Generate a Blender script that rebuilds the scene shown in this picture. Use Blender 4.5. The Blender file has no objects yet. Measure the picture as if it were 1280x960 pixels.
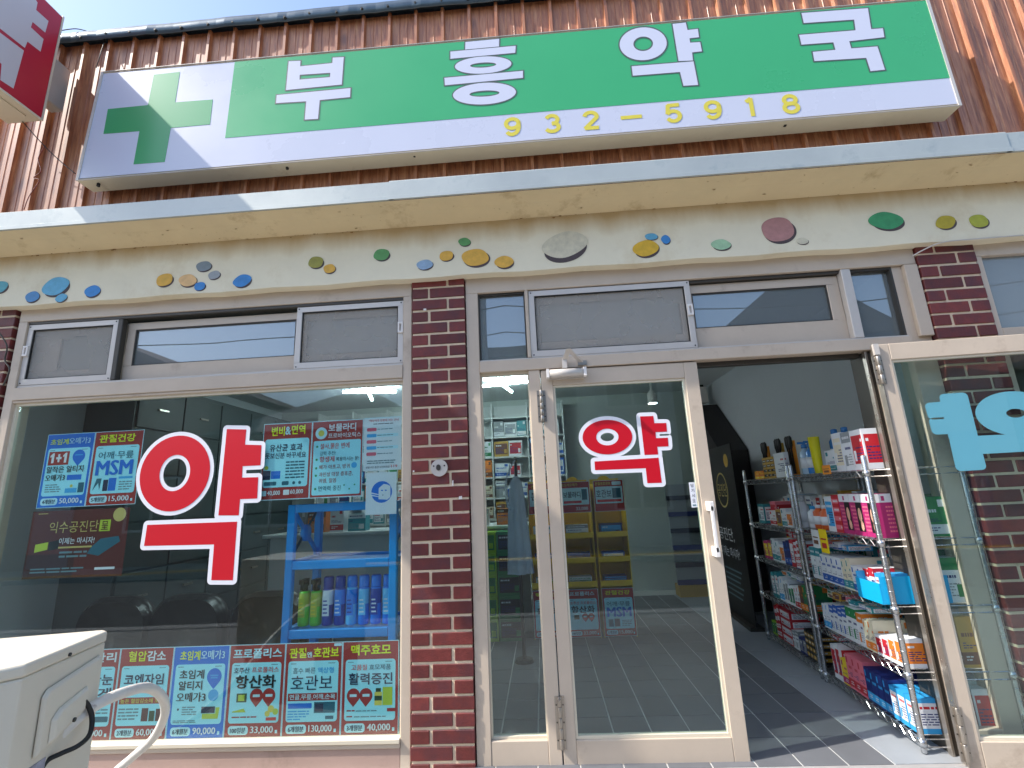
import bpy, bmesh, math, random
from mathutils import Matrix, Vector
from mathutils.geometry import tessellate_polygon
random.seed(7)
scene = bpy.context.scene

# ------------------------------------------------------------------ camera
# facade = plane Y 0, X along the shop front, Y into the shop, Z up, 0 = door threshold (metres)
CAM = (0.65147, -2.41879, 1.15909)
FPX = 600.0                                   # focal length in pixels of the 1280 x 960 photograph
ROT = ((0.997100236, 0.044497095, 0.061734330), (-0.057226573, 0.973172399, 0.222846586), (-0.050162120, -0.225733227, 0.972896845))
cam_data = bpy.data.cameras.new('camera')
cam_data.sensor_fit = 'HORIZONTAL'; cam_data.sensor_width = 36.0; cam_data.lens = FPX / 1280.0 * 36.0
cam_data.clip_start = 0.02; cam_data.clip_end = 3000.0
cam = bpy.data.objects.new('camera', cam_data)
scene.collection.objects.link(cam)
_r = Vector((ROT[0][0], ROT[0][2], -ROT[0][1])); _u = -Vector((ROT[1][0], ROT[1][2], -ROT[1][1])); _b = -Vector((ROT[2][0], ROT[2][2], -ROT[2][1]))
cam.matrix_world = Matrix(((_r.x, _u.x, _b.x, CAM[0]), (_r.y, _u.y, _b.y, CAM[1]), (_r.z, _u.z, _b.z, CAM[2]), (0, 0, 0, 1)))
scene.camera = cam

# ------------------------------------------------------------------ light
SUN_DIR = Vector((0.92, 0.27, -1.0)).normalized()          # the way the light travels
world = bpy.data.worlds.new('World'); scene.world = world; world.use_nodes = True
wn = world.node_tree.nodes; wl = world.node_tree.links
sky = wn.new('ShaderNodeTexSky'); sky.sky_type = 'NISHITA'; sky.sun_disc = False
to_sun = -SUN_DIR
sky.sun_elevation = math.asin(to_sun.z)
sky.sun_rotation = math.atan2(to_sun.x, to_sun.y)
sky.air_density = 1.0; sky.dust_density = 1.3; sky.ozone_density = 1.0
wl.new(sky.outputs['Color'], wn['Background'].inputs['Color'])
wn['Background'].inputs['Strength'].default_value = 0.15
sun_data = bpy.data.lights.new('sun', 'SUN'); sun_data.energy = 2.9; sun_data.angle = math.radians(0.6); sun_data.color = (1.0, 0.94, 0.86)
sun = bpy.data.objects.new('sun', sun_data); scene.collection.objects.link(sun)
sun.rotation_euler = SUN_DIR.to_track_quat('-Z', 'Y').to_euler()
sun.location = (-6, -4, 9)
vs = scene.view_settings
vs.view_transform = 'Standard'; vs.look = 'None'; vs.gamma = 1.0; vs.use_curve_mapping = False
vs.exposure = 1.15

# ------------------------------------------------------------------ helpers
def srgb(r, g, b):
    def c(v):
        v /= 255.0
        return v / 12.92 if v <= 0.04045 else ((v + 0.055) / 1.055) ** 2.4
    return (c(r), c(g), c(b))

def ray(px, py):
    c = ((px - 640) / FPX, (py - 480) / FPX, 1.0)
    d = [sum(ROT[i][k] * c[i] for i in range(3)) for k in range(3)]   # x, down, in
    return d[0] / d[2], d[1] / d[2]
def at(px, py, Y=0.0):
    "the point of the vertical plane at depth Y that the photograph shows at a pixel: X, Z"
    dx, dz = ray(px, py); t = Y - CAM[1]
    return CAM[0] + dx * t, CAM[2] - dz * t
def P3(px, py, Y):
    x, z = at(px, py, Y); return (x, Y, z)

MATS = {}
def mat(name, col, rough=0.6, metal=0.0, var=0.0, scale=8.0, bump=0.0, bscale=60.0, spec=0.5, coat=0.0, rnd=0.0, stretch=None, dirt=None):
    "a Principled material whose colour wanders a little: noise in object space, optional per-object shift"
    if name in MATS: return MATS[name]
    m = bpy.data.materials.new(name); m.use_nodes = True; MATS[name] = m
    n = m.node_tree.nodes; l = m.node_tree.links; p = n['Principled BSDF']
    p.inputs['Base Color'].default_value = (*col, 1); p.inputs['Roughness'].default_value = rough
    p.inputs['Metallic'].default_value = metal; p.inputs['Specular IOR Level'].default_value = spec
    if coat: p.inputs['Coat Weight'].default_value = coat; p.inputs['Coat Roughness'].default_value = 0.12
    if var or bump or rnd or dirt:
        tc = n.new('ShaderNodeTexCoord'); mp = n.new('ShaderNodeMapping')
        l.new(tc.outputs['Object'], mp.inputs['Vector'])
        if stretch: mp.inputs['Scale'].default_value = stretch
        oi = n.new('ShaderNodeObjectInfo')
        add = n.new('ShaderNodeVectorMath'); add.operation = 'MULTIPLY_ADD'
        l.new(oi.outputs['Random'], add.inputs[0]); add.inputs[1].default_value = (13.0, 7.0, 5.0)
        l.new(mp.outputs['Vector'], add.inputs[2])
        last = None
        if var:
            t = n.new('ShaderNodeTexNoise'); t.inputs['Scale'].default_value = scale; t.inputs['Detail'].default_value = 6; t.inputs['Roughness'].default_value = 0.65
            l.new(add.outputs[0], t.inputs['Vector'])
            r = n.new('ShaderNodeMapRange'); r.inputs['From Min'].default_value = 0.3; r.inputs['From Max'].default_value = 0.7
            r.inputs['To Min'].default_value = 1 - var; r.inputs['To Max'].default_value = 1 + var
            l.new(t.outputs['Fac'], r.inputs['Value'])
            mul = n.new('ShaderNodeVectorMath'); mul.operation = 'SCALE'
            mul.inputs[0].default_value = col; l.new(r.outputs['Result'], mul.inputs['Scale'])
            last = mul.outputs[0]
            rr = n.new('ShaderNodeMapRange'); rr.inputs['To Min'].default_value = max(0.02, rough - 0.12); rr.inputs['To Max'].default_value = min(1, rough + 0.12)
            l.new(t.outputs['Fac'], rr.inputs['Value']); l.new(rr.outputs['Result'], p.inputs['Roughness'])
        if dirt:                                  # stains with a shape of their own
            dcol, dscale, dlo, dhi = dirt
            t = n.new('ShaderNodeTexNoise'); t.inputs['Scale'].default_value = dscale; t.inputs['Detail'].default_value = 8; t.inputs['Roughness'].default_value = 0.7
            l.new(add.outputs[0], t.inputs['Vector'])
            r = n.new('ShaderNodeMapRange'); r.inputs['From Min'].default_value = dlo; r.inputs['From Max'].default_value = dhi
            l.new(t.outputs['Fac'], r.inputs['Value'])
            mx = n.new('ShaderNodeMix'); mx.data_type = 'RGBA'
            l.new(r.outputs['Result'], mx.inputs['Factor'])
            if last: l.new(last, mx.inputs['A'])
            else: mx.inputs['A'].default_value = (*col, 1)
            mx.inputs['B'].default_value = (*dcol, 1); last = mx.outputs['Result']
        if rnd:
            r = n.new('ShaderNodeMapRange'); r.inputs['To Min'].default_value = 1 - rnd; r.inputs['To Max'].default_value = 1 + rnd
            l.new(oi.outputs['Random'], r.inputs['Value'])
            mul = n.new('ShaderNodeVectorMath'); mul.operation = 'SCALE'
            if last: l.new(last, mul.inputs[0])
            else: mul.inputs[0].default_value = col
            l.new(r.outputs['Result'], mul.inputs['Scale']); last = mul.outputs[0]
        if last: l.new(last, p.inputs['Base Color'])
        if bump:
            t = n.new('ShaderNodeTexNoise'); t.inputs['Scale'].default_value = bscale; t.inputs['Detail'].default_value = 5
            l.new(add.outputs[0], t.inputs['Vector'])
            b = n.new('ShaderNodeBump'); b.inputs['Strength'].default_value = bump; b.inputs['Distance'].default_value = 0.004
            l.new(t.outputs['Fac'], b.inputs['Height']); l.new(b.outputs['Normal'], p.inputs['Normal'])
    return m

def glass_mat(name, tint, f0, haze=0.0, wav=0.02):
    "thin pane: see-through with a tint, mirror share after Schlick"
    m = bpy.data.materials.new(name); m.use_nodes = True; MATS[name] = m
    n = m.node_tree.nodes; l = m.node_tree.links; n.remove(n['Principled BSDF'])
    geo = n.new('ShaderNodeNewGeometry')
    dot = n.new('ShaderNodeVectorMath'); dot.operation = 'DOT_PRODUCT'
    l.new(geo.outputs['Normal'], dot.inputs[0]); l.new(geo.outputs['Incoming'], dot.inputs[1])
    ab = n.new('ShaderNodeMath'); ab.operation = 'ABSOLUTE'; l.new(dot.outputs['Value'], ab.inputs[0])
    inv = n.new('ShaderNodeMath'); inv.operation = 'SUBTRACT'; inv.inputs[0].default_value = 1.0; l.new(ab.outputs[0], inv.inputs[1])
    pw = n.new('ShaderNodeMath'); pw.operation = 'POWER'; pw.inputs[1].default_value = 5.0; l.new(inv.outputs[0], pw.inputs[0])
    ma = n.new('ShaderNodeMath'); ma.operation = 'MULTIPLY_ADD'; ma.inputs[1].default_value = 1 - f0; ma.inputs[2].default_value = f0
    l.new(pw.outputs[0], ma.inputs[0])
    tr = n.new('ShaderNodeBsdfTransparent'); tr.inputs['Color'].default_value = (*tint, 1)
    gl = n.new('ShaderNodeBsdfGlossy'); gl.inputs['Roughness'].default_value = 0.0; gl.inputs['Color'].default_value = (0.95, 0.97, 1, 1)
    tc = n.new('ShaderNodeTexCoord'); nz = n.new('ShaderNodeTexNoise'); nz.inputs['Scale'].default_value = 1.7; nz.inputs['Detail'].default_value = 1
    l.new(tc.outputs['Object'], nz.inputs['Vector'])
    bp = n.new('ShaderNodeBump'); bp.inputs['Strength'].default_value = wav; bp.inputs['Distance'].default_value = 0.05
    l.new(nz.outputs['Fac'], bp.inputs['Height']); l.new(bp.outputs['Normal'], gl.inputs['Normal'])
    mx = n.new('ShaderNodeMixShader'); l.new(ma.outputs[0], mx.inputs['Fac']); l.new(tr.outputs[0], mx.inputs[1]); l.new(gl.outputs[0], mx.inputs[2])
    out = mx.outputs[0]
    if haze:
        df = n.new('ShaderNodeBsdfDiffuse'); df.inputs['Color'].default_value = (0.55, 0.6, 0.6, 1)
        m2 = n.new('ShaderNodeMixShader'); m2.inputs['Fac'].default_value = haze
        l.new(out, m2.inputs[1]); l.new(df.outputs[0], m2.inputs[2]); out = m2.outputs[0]
    l.new(out, n['Material Output'].inputs['Surface'])
    return m

def emit_mat(name, col, strength):
    m = bpy.data.materials.new(name); m.use_nodes = True; MATS[name] = m
    p = m.node_tree.nodes['Principled BSDF']
    p.inputs['Base Color'].default_value = (*col, 1)
    p.inputs['Emission Color'].default_value = (*col, 1); p.inputs['Emission Strength'].default_value = strength
    return m

class MB:
    "collects faces of one mesh; every shape takes a material slot number"
    def __init__(s): s.v = []; s.f = []; s.m = []; s.smooth = []
    def add(s, vs_, fs, mi=0, sm=False):
        o = len(s.v); s.v += [tuple(p) for p in vs_]
        for f in fs: s.f.append([i + o for i in f]); s.m.append(mi); s.smooth.append(sm)
        return s
    def box(s, x0, x1, y0, y1, z0, z1, mi=0):
        return s.add([(x0,y0,z0),(x1,y0,z0),(x1,y1,z0),(x0,y1,z0),(x0,y0,z1),(x1,y0,z1),(x1,y1,z1),(x0,y1,z1)],
                     [(0,3,2,1),(4,5,6,7),(0,1,5,4),(1,2,6,5),(2,3,7,6),(3,0,4,7)], mi)
    def quadbox(s, a, b, mi=0):
        "solid between two matching polygons a and b (lists of 3D points)"
        n = len(a)
        return s.add(list(a) + list(b), [list(range(n))[::-1], list(range(n, 2*n))] + [(i, (i+1) % n, n + (i+1) % n, n + i) for i in range(n)], mi)
    def flat(s, pts2, Y, mi=0, holes=()):
        "flat figure in the X-Z plane at depth Y, facing the street"
        loops = [[Vector((x, z, 0)) for x, z in pts2]] + [[Vector((x, z, 0)) for x, z in h] for h in holes]
        allp = [p for lp in loops for p in lp]
        tris = tessellate_polygon(loops)
        fs = []
        for a, b, c in tris:
            A, B, C = allp[a], allp[b], allp[c]
            cr = (B.x-A.x)*(C.y-A.y) - (B.y-A.y)*(C.x-A.x)
            if abs(cr) < 1e-12: continue
            fs.append((a, b, c) if cr > 0 else (a, c, b))
        return s.add([(p.x, Y, p.y) for p in allp], fs, mi)
    def slab(s, pts2, y0, y1, mi=0, mside=None):
        "a figure in X-Z with thickness from y0 (street side) to y1"
        n = len(pts2)
        area = sum(pts2[i][0]*pts2[(i+1)%n][1] - pts2[(i+1)%n][0]*pts2[i][1] for i in range(n))
        if area < 0: pts2 = pts2[::-1]
        s.flat(pts2, y0, mi)
        o = [(x, y0, z) for x, z in pts2] + [(x, y1, z) for x, z in pts2]
        return s.add(o, [(i, n+i, n+(i+1)%n, (i+1)%n) for i in range(n)], mi if mside is None else mside)
    def tube(s, path, r, n=6, mi=0, cap=True):
        path = [Vector(p) for p in path]; rs = r if isinstance(r, (list, tuple)) else [r]*len(path)
        rings = []; ref = None
        for i, p in enumerate(path):
            d = (path[min(i+1, len(path)-1)] - path[max(i-1, 0)]).normalized()
            if ref is None: ref = Vector((0,0,1)) if abs(d.z) < 0.9 else Vector((1,0,0))
            a = d.cross(ref).normalized(); b = a.cross(d).normalized(); ref = b
            rings.append([p + (a*math.cos(2*math.pi*k/n) + b*math.sin(2*math.pi*k/n))*rs[i] for k in range(n)])
        vs_ = [q for rg in rings for q in rg]; fs = []
        for i in range(len(path)-1):
            for k in range(n): fs.append((i*n+k, i*n+(k+1)%n, (i+1)*n+(k+1)%n, (i+1)*n+k))
        if cap: fs += [list(range(n))[::-1], [(len(path)-1)*n+k for k in range(n)]]
        return s.add(vs_, fs, mi, n > 5)
    def lathe(s, prof, cx, cy, n=14, mats=None, mi=0):
        "prof: list of (radius, z); mats: slot for each band"
        o = len(s.v)
        for r, z in prof: s.v += [(cx + r*math.cos(2*math.pi*k/n), cy + r*math.sin(2*math.pi*k/n), z) for k in range(n)]
        for i in range(len(prof)-1):
            for k in range(n):
                s.f.append([o+i*n+k, o+i*n+(k+1)%n, o+(i+1)*n+(k+1)%n, o+(i+1)*n+k]); s.m.append(mats[i] if mats else mi); s.smooth.append(True)
        s.f.append([o+k for k in range(n)][::-1]); s.m.append(mats[0] if mats else mi); s.smooth.append(False)
        s.f.append([o+(len(prof)-1)*n+k for k in range(n)]); s.m.append(mats[-1] if mats else mi); s.smooth.append(False)
        return s
    def mesh(s, name, mats, bev=0.0, seg=1):
        me = bpy.data.meshes.new(name); me.from_pydata(s.v, [], s.f)
        for m in (mats if isinstance(mats, (list, tuple)) else [mats]): me.materials.append(MATS[m] if isinstance(m, str) else m)
        me.polygons.foreach_set('material_index', s.m); me.polygons.foreach_set('use_smooth', s.smooth)
        if bev:
            bm = bmesh.new(); bm.from_mesh(me)
            bmesh.ops.remove_doubles(bm, verts=bm.verts, dist=1e-5)
            bmesh.ops.bevel(bm, geom=[e for e in bm.edges if len(e.link_faces) == 2 and e.calc_face_angle(0) > 0.5], offset=bev, segments=seg, affect='EDGES', profile=0.5, clamp_overlap=True)
            bm.to_mesh(me); bm.free()
        me.update(); return me
    def build(s, name, mats, parent=None, bev=0.0, seg=1):
        return link(name, s.mesh(name, mats, bev, seg), parent)

def link(name, me, parent=None):
    o = bpy.data.objects.new(name, me); scene.collection.objects.link(o)
    if parent: o.parent = parent
    return o
def tag(o, label, cat, group=None, kind=None):
    o['label'] = label; o['category'] = cat
    if group: o['group'] = group
    if kind: o['kind'] = kind
    return o
def thing(name, label, cat, loc=(0, 0, 0), rz=0.0, group=None):
    o = bpy.data.objects.new(name, None); scene.collection.objects.link(o); o.empty_display_size = 0.1
    o.location = loc; o.rotation_euler = (0, 0, rz)
    return tag(o, label, cat, group)
def struct(o):
    o['kind'] = 'structure'; return o
def copy_tree(o, parent=None):
    c = o.copy(); scene.collection.objects.link(c); c.parent = parent
    for ch in list(o.children): copy_tree(ch, c)
    return c

def ellipse(cx, cz, rx, rz, tilt=0.0, n=40):
    ct, st = math.cos(tilt), math.sin(tilt)
    return [(cx + rx*math.cos(a)*ct - rz*math.sin(a)*st, cz + rx*math.cos(a)*st + rz*math.sin(a)*ct) for a in (2*math.pi*k/n for k in range(n))]
def rrect(x0, x1, z0, z1, r, n=5):
    out = []
    for cx, cz, a0 in ((x1-r, z0+r, -90), (x1-r, z1-r, 0), (x0+r, z1-r, 90), (x0+r, z0+r, 180)):
        for k in range(n+1):
            a = math.radians(a0 + 90*k/n); out.append((cx + r*math.cos(a), cz + r*math.sin(a)))
    return out
def offset_poly(pts, w, rnd=True):
    "outline grown by w, round at the outer corners"
    n = len(pts)
    area = sum(pts[i][0]*pts[(i+1)%n][1] - pts[(i+1)%n][0]*pts[i][1] for i in range(n))
    if area < 0: pts = pts[::-1]
    out = []
    for i in range(n):
        a, b, c = Vector(pts[i-1]), Vector(pts[i]), Vector(pts[(i+1) % n])
        d1 = (b-a).normalized(); d2 = (c-b).normalized()
        n1 = Vector((d1.y, -d1.x)); n2 = Vector((d2.y, -d2.x))
        cr = d1.x*d2.y - d1.y*d2.x
        if cr > 0.05 and rnd:
            a1 = math.atan2(n1.y, n1.x); a2 = math.atan2(n2.y, n2.x)
            while a2 < a1: a2 += 2*math.pi
            for k in range(6): t = a1 + (a2-a1)*k/5; out.append((b.x + w*math.cos(t), b.y + w*math.sin(t)))
        else:
            m = (n1+n2); k = w / max(0.3, (1 + n1.dot(n2)))
            out.append((b.x + m.x*k, b.y + m.y*k))
    return out

_tc = {}
def text_mesh(body, bold):
    "glyphs of the built-in font as triangles, height of a capital or a Hangul block = 1, left edge 0"
    key = (body, bold)
    if key in _tc: return _tc[key]
    c = bpy.data.curves.new('t', 'FONT'); c.body = body; c.offset = bold; c.resolution_u = 2; c.fill_mode = 'FRONT'
    o = bpy.data.objects.new('t', c)
    me = o.to_mesh()
    vs_ = [(v.co.x, v.co.y) for v in me.vertices]; fs = [tuple(p.vertices) for p in me.polygons]
    o.to_mesh_clear(); bpy.data.objects.remove(o); bpy.data.curves.remove(c)
    x0 = min(v[0] for v in vs_); x1 = max(v[0] for v in vs_); y0 = min(v[1] for v in vs_); y1 = max(v[1] for v in vs_)
    h = max(y1 - y0, 1e-3)
    _tc[key] = ([((x-x0)/h, (y-y0)/h) for x, y in vs_], fs, (x1-x0)/h)
    return _tc[key]
def put_text(mb, body, x0, x1, z0, z1, Y, mi, bold=0.015):
    "fit the words into the rectangle x0..x1, z0..z1 of the plane Y (facing the street)"
    shift = 0.0
    if any(ord(ch) < 128 and ch.isalnum() for ch in body):      # Latin and digits: embolden by overprinting
        shift = bold * 1.6; bold = 0.0
    vs_, fs, w = text_mesh(body, bold)
    if shift:
        s_ = shift * (z1-z0)
        for k, dx in enumerate((-s_, 0.0, s_)): _put(mb, vs_, fs, w, x0+s_+dx, x1-s_+dx, z0, z1, Y-.000004*k, mi)
        return
    _put(mb, vs_, fs, w, x0, x1, z0, z1, Y, mi)
def _put(mb, vs_, fs, w, x0, x1, z0, z1, Y, mi):
    sx = (x1-x0)/w; sz = z1-z0
    o = [(x0 + x*sx, Y, z0 + y*sz) for x, y in vs_]
    fixed = []
    for f in fs:
        A, B, C = (o[f[0]], o[f[1]], o[f[2]])
        cr = (B[0]-A[0])*(C[2]-A[2]) - (B[2]-A[2])*(C[0]-A[0])
        fixed.append(f if cr > 0 else tuple(reversed(f)))
    mb.add(o, fixed, mi)

# ------------------------------------------------------------------ materials of the setting
mat('frame', srgb(200, 184, 165), 0.42, 0.0, 0.06, 5, 0.02, 90, dirt=(srgb(150, 128, 108), 3.0, 0.58, 0.8))
mat('frame_light', srgb(205, 198, 190), 0.38, 0.15, 0.05, 6)
mat('frame_dark', srgb(70, 66, 60), 0.45, 0.3, 0.1, 9)
mat('bare_alu', srgb(168, 160, 150), 0.3, 0.75, 0.12, 12)
mat('rubber', (0.012, 0.013, 0.012), 0.6)
mat('lower_panel', srgb(178, 150, 138), 0.55, 0.0, 0.07, 4, dirt=(srgb(140, 118, 104), 5.0, 0.55, 0.85))
mat('plaster', srgb(238, 229, 202), 0.9, 0.0, 0.05, 3, 0.45, 28, dirt=(srgb(212, 194, 156), 1.6, 0.55, 0.82))
mat('soffit_plaster', srgb(228, 208, 166), 0.9, 0.0, 0.05, 4, 0.3, 24, dirt=(srgb(170, 140, 90), 3.5, 0.56, 0.8))
mat('rust_stain', srgb(150, 112, 60), 0.9, 0.0, 0.25, 30)
mat('flash_metal', srgb(184, 188, 182), 0.38, 0.35, 0.08, 3, 0.03, 12, dirt=(srgb(150, 160, 160), 6, 0.55, 0.8))
mat('cap_metal', srgb(84, 98, 108), 0.35, 0.5, 0.12, 6, 0.15, 9)
mat('mortar', srgb(226, 204, 174), 0.95, 0.0, 0.1, 18, 0.6, 120, dirt=(srgb(120, 100, 84), 9, 0.6, 0.8))
mat('brick_red', srgb(112, 46, 42), 0.55, 0.0, 0.2, 22, 0.4, 130, rnd=0.26, dirt=(srgb(80, 44, 52), 5.0, 0.48, 0.72))
mat('white_chip', srgb(235, 230, 225), 0.7)
mat('asphalt', (0.055, 0.056, 0.06), 0.9, 0, 0.2, 14, 0.5, 90)
mat('paving', (0.27, 0.26, 0.245), 0.85, 0, 0.15, 6, 0.3, 60, rnd=0.12)
mat('tactile_yellow', srgb(205, 165, 40), 0.8, 0, 0.1, 9)
mat('kerb_stone', (0.34, 0.33, 0.32), 0.85, 0, 0.1, 9)
def wood_cladding():
    m = bpy.data.materials.new('wood_print_metal'); m.use_nodes = True; MATS['wood'] = m
    n = m.node_tree.nodes; l = m.node_tree.links; p = n['Principled BSDF']
    tc = n.new('ShaderNodeTexCoord'); oi = n.new('ShaderNodeObjectInfo')
    ad = n.new('ShaderNodeVectorMath'); ad.operation = 'MULTIPLY_ADD'
    l.new(oi.outputs['Random'], ad.inputs[0]); ad.inputs[1].default_value = (23, 9, 31); l.new(tc.outputs['Object'], ad.inputs[2])
    mp = n.new('ShaderNodeMapping'); mp.inputs['Scale'].default_value = (1.0, 1.0, 0.09); l.new(ad.outputs[0], mp.inputs['Vector'])
    g = n.new('ShaderNodeTexNoise'); g.inputs['Scale'].default_value = 60; g.inputs['Detail'].default_value = 7; g.inputs['Roughness'].default_value = 0.6; g.inputs['Distortion'].default_value = 0.5
    l.new(mp.outputs[0], g.inputs['Vector'])
    cr = n.new('ShaderNodeValToRGB'); e = cr.color_ramp.elements
    e[0].position = 0.30; e[0].color = (*srgb(130, 74, 44), 1); e[1].position = 0.72; e[1].color = (*srgb(200, 142, 98), 1)
    x = e.new(0.5); x.color = (*srgb(170, 104, 64), 1)
    l.new(g.outputs['Fac'], cr.inputs['Fac'])
    mp2 = n.new('ShaderNodeMapping'); mp2.inputs['Scale'].default_value = (1.0, 1.0, 0.45); l.new(ad.outputs[0], mp2.inputs['Vector'])
    k = n.new('ShaderNodeTexVoronoi'); k.inputs['Scale'].default_value = 5.5; l.new(mp2.outputs[0], k.inputs['Vector'])
    kr = n.new('ShaderNodeMapRange'); kr.inputs['From Min'].default_value = 0.05; kr.inputs['From Max'].default_value = 0.16; kr.inputs['To Min'].default_value = 0.75; kr.inputs['To Max'].default_value = 0.0
    l.new(k.outputs['Distance'], kr.inputs['Value'])
    mx = n.new('ShaderNodeMix'); mx.data_type = 'RGBA'; l.new(kr.outputs['Result'], mx.inputs['Factor']); l.new(cr.outputs['Color'], mx.inputs['A']); mx.inputs['B'].default_value = (*srgb(104, 54, 36), 1)
    l.new(mx.outputs['Result'], p.inputs['Base Color'])
    p.inputs['Roughness'].default_value = 0.5; p.inputs['Specular IOR Level'].default_value = 0.7; p.inputs['Coat Weight'].default_value = 0.35; p.inputs['Coat Roughness'].default_value = 0.38
    return m
wood_cladding()
glass_mat('glass', (0.855, 0.935, 0.925), 0.05)
glass_mat('transom_glass', (0.50, 0.56, 0.58), 0.20, haze=0.20)
glass_mat('sash_glass_frosted', (0.55, 0.6, 0.6), 0.09, haze=0.38)
def mesh_mat():
    m = bpy.data.materials.new('insect_screen'); m.use_nodes = True; MATS['insect_screen'] = m
    n = m.node_tree.nodes; l = m.node_tree.links; p = n['Principled BSDF']
    p.inputs['Base Color'].default_value = (*srgb(186, 182, 174), 1); p.inputs['Roughness'].default_value = 0.7
    tr = n.new('ShaderNodeBsdfTransparent'); mx = n.new('ShaderNodeMixShader')
    tc = n.new('ShaderNodeTexCoord'); nz = n.new('ShaderNodeTexNoise'); nz.inputs['Scale'].default_value = 7
    l.new(tc.outputs['Object'], nz.inputs['Vector'])
    r = n.new('ShaderNodeMapRange'); r.inputs['To Min'].default_value = 0.34; r.inputs['To Max'].default_value = 0.48; l.new(nz.outputs['Fac'], r.inputs['Value'])
    l.new(r.outputs['Result'], mx.inputs['Fac']); l.new(tr.outputs[0], mx.inputs[1]); l.new(p.outputs[0], mx.inputs[2])
    l.new(mx.outputs[0], n['Material Output'].inputs['Surface'])
mesh_mat()
# ================================================================== the setting
GZ = -0.16
mb = MB(); mb.add([(-400,-400,GZ),(400,-400,GZ),(400,400,GZ),(-400,400,GZ)], [(0,1,2,3)])
o = struct(mb.build('ground', 'asphalt')); 
mb = MB(); mb.box(-30, 30, -2.9, -0.02, GZ-0.05, -0.09); struct(mb.build('pavement', 'paving'))
mb = MB(); mb.box(-30, 30, -3.05, -2.905, GZ-0.05, -0.075); struct(mb.build('kerb', 'kerb_stone', bev=0.01))
mb = MB(); mb.box(-30, 30, -8.9, -7.3, GZ-0.05, -0.07); struct(mb.build('far_pavement', 'paving'))
mb = MB(); mb.box(-30, 30, -7.75, -7.45, -0.08, -0.062); struct(mb.build('tactile_strip', 'tactile_yellow'))

mat('wall_cream', (0.40, 0.36, 0.29), 0.9, 0, 0.1, 2); mat('wall_grey', (0.30, 0.30, 0.30), 0.9, 0, 0.1, 2)
mat('wall_brick', (0.22, 0.11, 0.08), 0.9, 0, 0.15, 12); mat('roof_dark', (0.05, 0.055, 0.07), 0.6, 0, 0.1, 5); mat('roof_brown', (0.12, 0.07, 0.05), 0.7, 0, 0.1, 5)
mat('pane_dark', (0.02, 0.025, 0.03), 0.1); mat('far_frame', (0.5, 0.5, 0.48), 0.5); mat('shutter', (0.2, 0.25, 0.3), 0.5, 0.3)
def house(name, label, x0, x1, h, peak, roof, wm, rm, seed):
    rr = random.Random(seed); y1, y0 = -9.0, -15.0
    t = thing(name, label, 'house', ((x0+x1)/2, y1, GZ))
    w = (x1-x0)/2
    MB().box(-w, w, y0-y1, 0, 0, h-GZ).build('wall', wm, t)
    H = h-GZ; pk = peak-GZ; r = MB()
    if roof == 'gable':
        r.quadbox([(-w-.4, .4, H-.15), (w+.4, .4, H-.15), (0, .4, pk)], [(-w-.4, y0-y1-.4, H-.15), (w+.4, y0-y1-.4, H-.15), (0, y0-y1-.4, pk)])
    elif roof == 'hip':
        a = [(-w-.5, .5, H), (w+.5, .5, H), (w+.5, y0-y1-.5, H), (-w-.5, y0-y1-.5, H)]
        b = [(-w*.25, -2.3, pk), (w*.25, -2.3, pk), (w*.25, -3.7, pk), (-w*.25, -3.7, pk)]
        r.quadbox(a, b)
    else:
        r.box(-w-.15, w+.15, y0-y1-.15, .15, H, pk)
    r.build('roof', rm, t)
    n = max(2, int(w*2/1.9))
    for fl in range(1 if h < 3.6 else 2):
        for i in range(n):
            cx = -w + (i+.5)*2*w/n; z0 = 0.9 + fl*2.4; zz = z0 + 1.15
            if fl == 0 and i == n//2:
                d = MB().box(cx-.5, cx+.5, .01, .05, .12, 2.2).build('door', 'shutter', t); MB().box(cx+.3, cx+.36, .055, .09, 1.05, 1.2).build('handle', 'far_frame', d); continue
            if zz > H-.15: continue
            f = MB()
            for (a0, a1, b0, b1) in ((cx-.6, cx+.6, zz, zz+.06), (cx-.6, cx+.6, z0-.06, z0), (cx-.66, cx-.6, z0-.06, zz+.06), (cx+.6, cx+.66, z0-.06, zz+.06), (cx-.03, cx+.03, z0, zz)):
                f.box(a0, a1, .01, .06, b0, b1)
            f = f.build('window', 'far_frame', t); MB().box(cx-.6, cx+.6, .012, .03, z0, zz).build('pane', 'pane_dark', f)
    return t
house('brick_house', 'brick house with a brown gable roof, mirrored in the left end of the shop window', -15, -7.6, 4.3, 6.0, 'gable', 'wall_brick', 'roof_brown', 1)
house('low_house', 'low cream house with a dark hipped roof, mirrored behind the upper window posters', -7.0, -2.4, 2.9, 4.3, 'hip', 'wall_cream', 'roof_dark', 2)
house('flat_house', 'flat-roofed grey house across the street, mirrored in the middle of the entrance', -1.9, 3.9, 4.5, 4.75, 'flat', 'wall_grey', 'roof_dark', 3)
house('gable_house', 'tall cream gabled house mirrored in the transom above the open doorway', 4.6, 9.6, 4.2, 6.3, 'gable', 'wall_cream', 'roof_dark', 4)
house('corner_house', 'wide grey house with a hipped roof at the right end of the street', 10.6, 17, 3.4, 5.0, 'hip', 'wall_grey', 'roof_brown', 5)
pl = thing('utility_pole', 'concrete utility pole across the street, mirrored in the narrow transom', 'pole', (-0.55, -8.2, GZ))
MB().lathe([(.16, 0), (.11, 7.6)], 0, 0, 12).build('shaft', 'wall_grey', pl); MB().box(-.9, .9, -.05, .05, 6.7, 6.8).build('crossarm', 'frame_dark', pl)
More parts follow.
